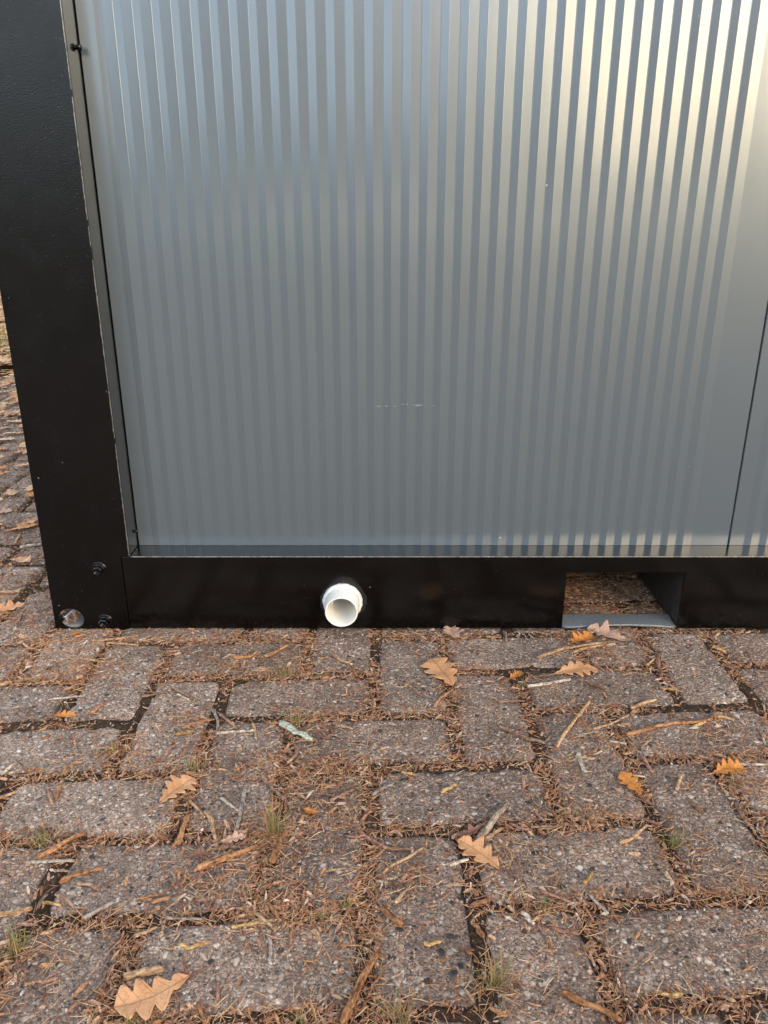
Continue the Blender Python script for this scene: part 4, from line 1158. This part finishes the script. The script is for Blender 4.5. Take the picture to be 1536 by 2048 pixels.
# ------------------------------------------------------------------ grass tufts
def blade(mb, p, az, ln, lean, wd, q, nseg=4):
    v = []; f = []
    d = Vector((math.cos(az), math.sin(az), 0)); s = Vector((-d.y, d.x, 0))
    for k in range(nseg + 1):
        t = k / nseg
        out_ = ln * math.sin(lean) * (t + 0.55 * t * t * math.sin(lean)) * 0.8
        up = ln * math.cos(lean) * t * (1 - 0.25 * t * math.sin(lean))
        c = p + d * out_ + Vector((0, 0, up))
        w = wd * (1 - t) ** 0.6
        v += [tuple(c - s * w), tuple(c + s * w), tuple(c + d * w * 0.6 - Vector((0, 0, w * .3)))]
    for k in range(nseg):
        a = k * 3
        for i in range(3):
            j = (i + 1) % 3
            f.append((a + i, a + j, a + 3 + j, a + 3 + i))
    f.append((0, 2, 1))
    mb.add(v, f)
q = random.Random(77)
for (b, h, spread, nb, gf, label) in TUFTS:
    bx, by = b[0] / 1000, b[1] / 1000
    z0 = -0.006 if by < D else -0.002
    root = empty('grass_tuft', (bx, by, z0))
    tag(root, label, 'grass', 'grass tufts growing in the paver joints')
    g_, d_ = MB(), MB()
    for i in range(nb):
        mbx = g_ if q.random() < gf else d_
        p = Vector((q.gauss(0, .0045 * spread), q.gauss(0, .003 * spread), 0))
        lean = min(1.35, abs(q.gauss(0.0, .55 * spread)))
        blade(mbx, p, q.uniform(0, 2 * math.pi), h / 1000 * q.uniform(.45, 1.1) * 1.15, lean, q.uniform(.00035, .0007), q)
    if g_.v: obj('green_blades', g_.mesh('green_blades', False), M['grass_g'], root)
    if d_.v: obj('dry_blades', d_.mesh('dry_blades', False), M['grass_d'], root)

# ------------------------------------------------------------------ litter nobody could count
def needle(mb, x, y, z, a, ln, w, bend, tilt, q):
    d = Vector((math.cos(a), math.sin(a), 0)); s = Vector((-d.y, d.x, 0))
    v = []
    for t in (-.5, -.15, .2, .5):
        c = Vector((x, y, z)) + d * ln * t + s * bend * ln * (t * t - .1) + Vector((0, 0, tilt * ln * (t + .5)))
        ww = w * (0.6 if abs(t) == .5 else 1)
        v += [tuple(c - s * ww), tuple(c + s * ww), tuple(c + Vector((0, 0, ww * 1.4)))]
    f = []
    for k in range(3):
        for i in range(3):
            j = (i + 1) % 3
            f.append((k*3+i, k*3+j, k*3+3+j, k*3+3+i))
    mb.add(v, f)
q = random.Random(31)
mb = MB()
def needles(mb, n, place):
    for i in range(n):
        x, y, e = place()
        tilt = q.choice((0, 0, 0, .04, .10, .22)) * q.random()
        needle(mb, x, y, top_z(x, y) + q.uniform(.0004, .0026), q.uniform(0, math.pi), q.uniform(.006, .021) * (1.25 if q.random() < .25 else 1), q.uniform(.00018, .00040), q.uniform(-.35, .35), tilt, q)
needles(mb, 9000, lambda: sample(q, .95, .045, 1.3))
centers = [(t[0][0] / 1000, t[0][1] / 1000) for t in TUFTS] + [(-.06, .72), (.02, .62), (-.10, .60), (-.13, .70), (.12, .66), (.30, .86), (.44, .88), (-.28, .90), (-.09, .76), (-.15, .66), (-.19, .62), (-.11, .58), (-.05, .80), (-.16, .80), (.35, 1.09), (-.22, 1.05)]
def cl():
    cx, cy = q.choice(centers); 
    x, y = cx + q.gauss(0, .026), cy + q.gauss(0, .020)
    return x, min(y, D - .004), brick_edge(x, y)
needles(mb, 3600, cl)
def pk():
    x, y = q.uniform(.305, .495), q.uniform(D + .04, D + .5)
    return x, y, 1
needles(mb, 2400, pk)
def lf():
    y = q.uniform(1.0, 3.6); x = -q.uniform(.36, .56) * y - .03
    return x, y, brick_edge(x, y)
needles(mb, 6500, lf)
o = obj('fallen_needles', mb.mesh('fallen_needles', False), M['needle'])
tag(o, 'dry orange pine needles strewn over the pavers and joints', 'needles', kind='stuff')

def chip(mb, x, y, z, s, q, thick=.5, lng=0):
    a = q.uniform(0, math.pi * 2); n = q.choice((4, 5, 5, 6)); st = lng ** .5 * 1.5 if lng else q.uniform(1.0, 2.4)
    lo = []; hi = []
    tx, ty = q.uniform(-.5, .5), q.uniform(-.5, .5)
    for i in range(n):
        b = 2 * math.pi * i / n + q.uniform(-.3, .3); r = s * q.uniform(.6, 1.1)
        px, py = math.cos(b) * r * st * .7, math.sin(b) * r / st * 1.1
        X, Y = px * math.cos(a) - py * math.sin(a), px * math.sin(a) + py * math.cos(a)
        zz = z + X * tx + Y * ty
        lo.append((x + X, y + Y, zz - s * thick * .3)); hi.append((x + X * .75, y + Y * .75, zz + s * thick * q.uniform(.5, .9)))
    f = [tuple(range(n, 2 * n))] + [(i, (i + 1) % n, n + (i + 1) % n, n + i) for i in range(n)]
    mb.add(lo + hi, f)
mb = MB()
for i in range(7800):
    x, y, e = sample(q, 1.0, .07)
    chip(mb, x, y, top_z(x, y) + .0006, q.uniform(.0007, .0030) * (1.5 if q.random() < .06 else 1), q, .45)
for i in range(2600):                                   # longer slivers of bark
    x, y, e = sample(q, 1.0, .05, 1.2); chip(mb, x, y, top_z(x, y) + .0014, q.uniform(.0022, .0052), q, .35, q.uniform(2.0, 4.2))
for i in range(700):
    x, y, e = cl(); chip(mb, x, y, top_z(x, y) + .0016, q.uniform(.0022, .0055), q, .35, q.uniform(2.0, 4.4))
for i in range(1500):
    x, y, e = cl(); chip(mb, x, y, top_z(x, y) + .0008, q.uniform(.0008, .0032), q, .45)
for i in range(1300):
    x, y, e = pk(); chip(mb, x, y, .002, q.uniform(.001, .0035), q, .45)
for i in range(5200):
    x, y, e = lf(); chip(mb, x, y, .001, q.uniform(.001, .005), q, .45)
for i in range(60):                                     # blown into the corner hole
    chip(mb, q.uniform(X0 + .008, X0 + .03), D + q.uniform(.008, .05), .009, q.uniform(.001, .004), q, .5)
o = obj('bark_crumbs', mb.mesh('bark_crumbs', False), M['crumb'])
tag(o, 'brown bark crumbs and chips collected in the paver joints', 'bark litter', kind='stuff')
mb = MB()
for i in range(2600):
    x, y, e = sample(q, .5, .22, .3)
    chip(mb, x, y, top_z(x, y) + .0002, q.uniform(.0006, .0022), q, .8)
o = obj('grit', mb.mesh('grit', False), M['grit'])
tag(o, 'loose pale grit and small stones on the pavers', 'grit', kind='stuff')

# moss cushions in the joints
mb = MB()
moss = [((.338, .655), .018), ((.352, .62), .014), ((.262, .706), .022), ((.232, .70), .016), ((.30, .61), .020), ((.16, .595), .012), ((.285, .525), .018), ((.270, .505), .014), ((-.41, .89), .02), ((-.17, .875), .014), ((.44, .64), .014), ((-.355, .705), .014), ((.36, .79), .01), ((.225, .83), .01), ((.41, .97), .012), ((.31, 1.03), .01)]
for (mx, my), s in moss:
    for i in range(int(480 * s / .018)):
        x, y = mx + q.gauss(0, s), my + q.gauss(0, s * .6)
        if brick_edge(x, y) > .003: continue
        blade(mb, Vector((x, y, -.008 + q.uniform(0, .003))), q.uniform(0, 6.28), q.uniform(.002, .006), q.uniform(.2, 1.2), q.uniform(.0003, .0007), q, 2)
o = obj('moss', mb.mesh('moss', False), M['moss'])
tag(o, 'dark green moss growing in the joints between pavers', 'moss', kind='stuff')

# leaf litter and weeds on the verge, and a few far leaves on the paving
mb = MB()
def small_leaf(mb, x, y, z, s, q):
    a = q.uniform(0, 6.28); ca, sa = math.cos(a), math.sin(a); cu = q.uniform(.1, .5); tl = q.uniform(-.5, .5)
    pr = [(0, 0), (.15, .10), (.28, .06), (.42, .26), (.52, .12), (.66, .30), (.76, .13), (.86, .18), (1, 0)]
    v = []
    for (t, w) in pr:
        for sg in (-1, 1):
            px, py = (t - .5) * s, sg * w * s
            v.append((x + px * ca - py * sa, y + px * sa + py * ca, z + cu * s * (w * w * 2 + (t - .5) ** 2 * .6) + tl * py * .4 + abs(tl) * .004))
    f = [(2*k, 2*k+2, 2*k+3, 2*k+1) for k in range(len(pr) - 1)]
    mb.add(v, f)
for i in range(8500):
    y = VERGE_Y + abs(q.gauss(0, 2.0)); x = q.uniform(-.62, -.34) * y + q.uniform(-.25, .25)
    small_leaf(mb, x, y, .03 + .02 * noise.noise((x * 1.5, y * 1.5, 0)) + q.uniform(0, .02), q.uniform(.05, .10), q)
for i in range(330):
    y = VERGE_Y - abs(q.gauss(0, .85)) ; x = q.uniform(-.58, -.38) * y
    if y > 1.6: small_leaf(mb, x, y, .004, q.uniform(.04, .07), q)
o = obj('leaf_litter', mb.mesh('leaf_litter', False), M['litter'])
s_ = o.modifiers.new('thickness', 'SOLIDIFY'); s_.thickness = 0.0006
tag(o, 'drift of orange oak leaves covering the verge behind the post', 'leaf litter', kind='stuff')
mb = MB()
for i in range(6500):
    y = VERGE_Y + .3 + abs(q.gauss(1.2, 1.6)); x = q.uniform(-.62, -.34) * y
    if noise.noise((x * 1.3, y * 1.3, 5)) < -.05: continue
    blade(mb, Vector((x, y, .0)), q.uniform(0, 6.28), q.uniform(.05, .17), q.uniform(.1, .9), q.uniform(.0015, .003), q, 3)
o = obj('verge_grass', mb.mesh('verge_grass', False), M['weed'])
tag(o, 'yellowing grass and weeds on the verge behind the post', 'grass', kind='stuff')

# ------------------------------------------------------------------ trees behind the viewer, some added unseen to shape the panel reflections
def tree(az, dist, h, wd, seed, label):
    q = random.Random(seed)
    x, y = math.sin(R(az)) * dist, math.cos(R(az)) * dist
    root = empty('unseen_oak_tree', (x, y, -0.06)); tag(root, label, 'tree', 'trees mirrored in the panels')
    mb = MB()
    pts = [Vector((q.uniform(-.1, .1) * k, q.uniform(-.1, .1) * k, h * .8 * k / 6)) for k in range(7)]
    tube(mb, pts, [h * .03 * (1 - k / 8) for k in range(7)], 9)
    tips = []
    for i in range(16):
        k = q.randrange(2, 6); a = q.uniform(0, 6.28); l = wd * q.uniform(.5, 1.0)
        e = pts[k] + Vector((math.cos(a) * l, math.sin(a) * l, h * q.uniform(.05, .3)))
        m_ = (pts[k] + e) / 2 + Vector((0, 0, h * .05))
        tube(mb, [pts[k], m_, e], [h * .011, h * .007, h * .003], 6); tips += [m_, e, (m_ + e) / 2]
    obj('trunk', mb.mesh('trunk'), M['trunk'], root, smooth=True)
    mb = MB()
    for i in range(2600):
        c = q.choice(tips) + Vector((q.gauss(0, wd * .20), q.gauss(0, wd * .20), q.gauss(0, h * .07)))
        s = q.uniform(.07, .16) * h / 6
        u = Vector((q.gauss(0, 1), q.gauss(0, 1), q.gauss(0, .6))).normalized(); w = u.orthogonal().normalized()
        mb.add([tuple(c - u * s), tuple(c + w * s * .6), tuple(c + u * s), tuple(c - w * s * .6)], [(0, 1, 2, 3)])
    obj('crown', mb.mesh('crown', False), M['crown'], root)
TREES = [
    (224, 30, 4.6, 2.6, 'brown oak far behind the viewer, mirrored at the left end of the panel'),
    (207, 30, 4.2, 2.8, 'rounded oak mirrored left of the middle of the panel'),
    (188, 24, 5.0, 2.0, 'taller oak mirrored in the middle of the panel'),
    (177, 13, 6.0, 2.0, 'wide oak added straight behind the viewer to darken the middle of the panel'),
    (169, 16, 5.9, 2.2, 'small oak added to darken the panel right of its middle'),
    (161, 20, 6.0, 2.2, 'leaning oak added left of the sun to darken the panel reflections'),
    (144, 38, 7.5, 4.0, 'thin oak veiling the low sun, mirrored at the upper right of the panel'),
    (127, 26, 4.6, 3.0, 'low oak right of the sun, mirrored at the right panel margin'),
    (112, 20, 6.5, 3.0, 'tall oak far to the right of the viewer'),
    (240, 18, 6.5, 3.0, 'tall oak far to the left of the viewer'),
]
# the edge of the wood further back, its height shaped to darken the panel reflections
q = random.Random(91)
mb = MB()
for i in range(15000):
    bz = q.uniform(95, 262); dist = q.uniform(40, 46)
    top = 6.2 + 2.0 * noise.noise((bz * .09, 1, 0)) + 1.2 * noise.noise((bz * .4, 3, 0))
    if bz > 200: top -= 1.6
    if bz > 155: top += 8.5 * math.exp(-((bz - 171) / (11.0 if bz > 171 else 12.0)) ** 2)
    else: top -= 3.6 * math.exp(-((bz - 143) / 11.0) ** 2)
    c = Vector((math.sin(R(bz)) * dist, math.cos(R(bz)) * dist, max(.2, top * q.random() ** .6)))
    s = q.uniform(.35, .75)
    u = Vector((q.gauss(0, 1), q.gauss(0, 1), q.gauss(0, 1))).normalized(); w = u.orthogonal().normalized()
    mb.add([tuple(c - u * s), tuple(c + w * s * .7), tuple(c + u * s), tuple(c - w * s * .7)], [(0, 1, 2, 3)])
o = obj('woodland', mb.mesh('woodland', False), M['crown'])
tag(o, 'dark edge of a wood far behind the viewer, mirrored low in the panels', 'woodland', kind='stuff')
for i, t in enumerate(TREES): tree(t[0], t[1], t[2], t[3], 40 + i, t[4])
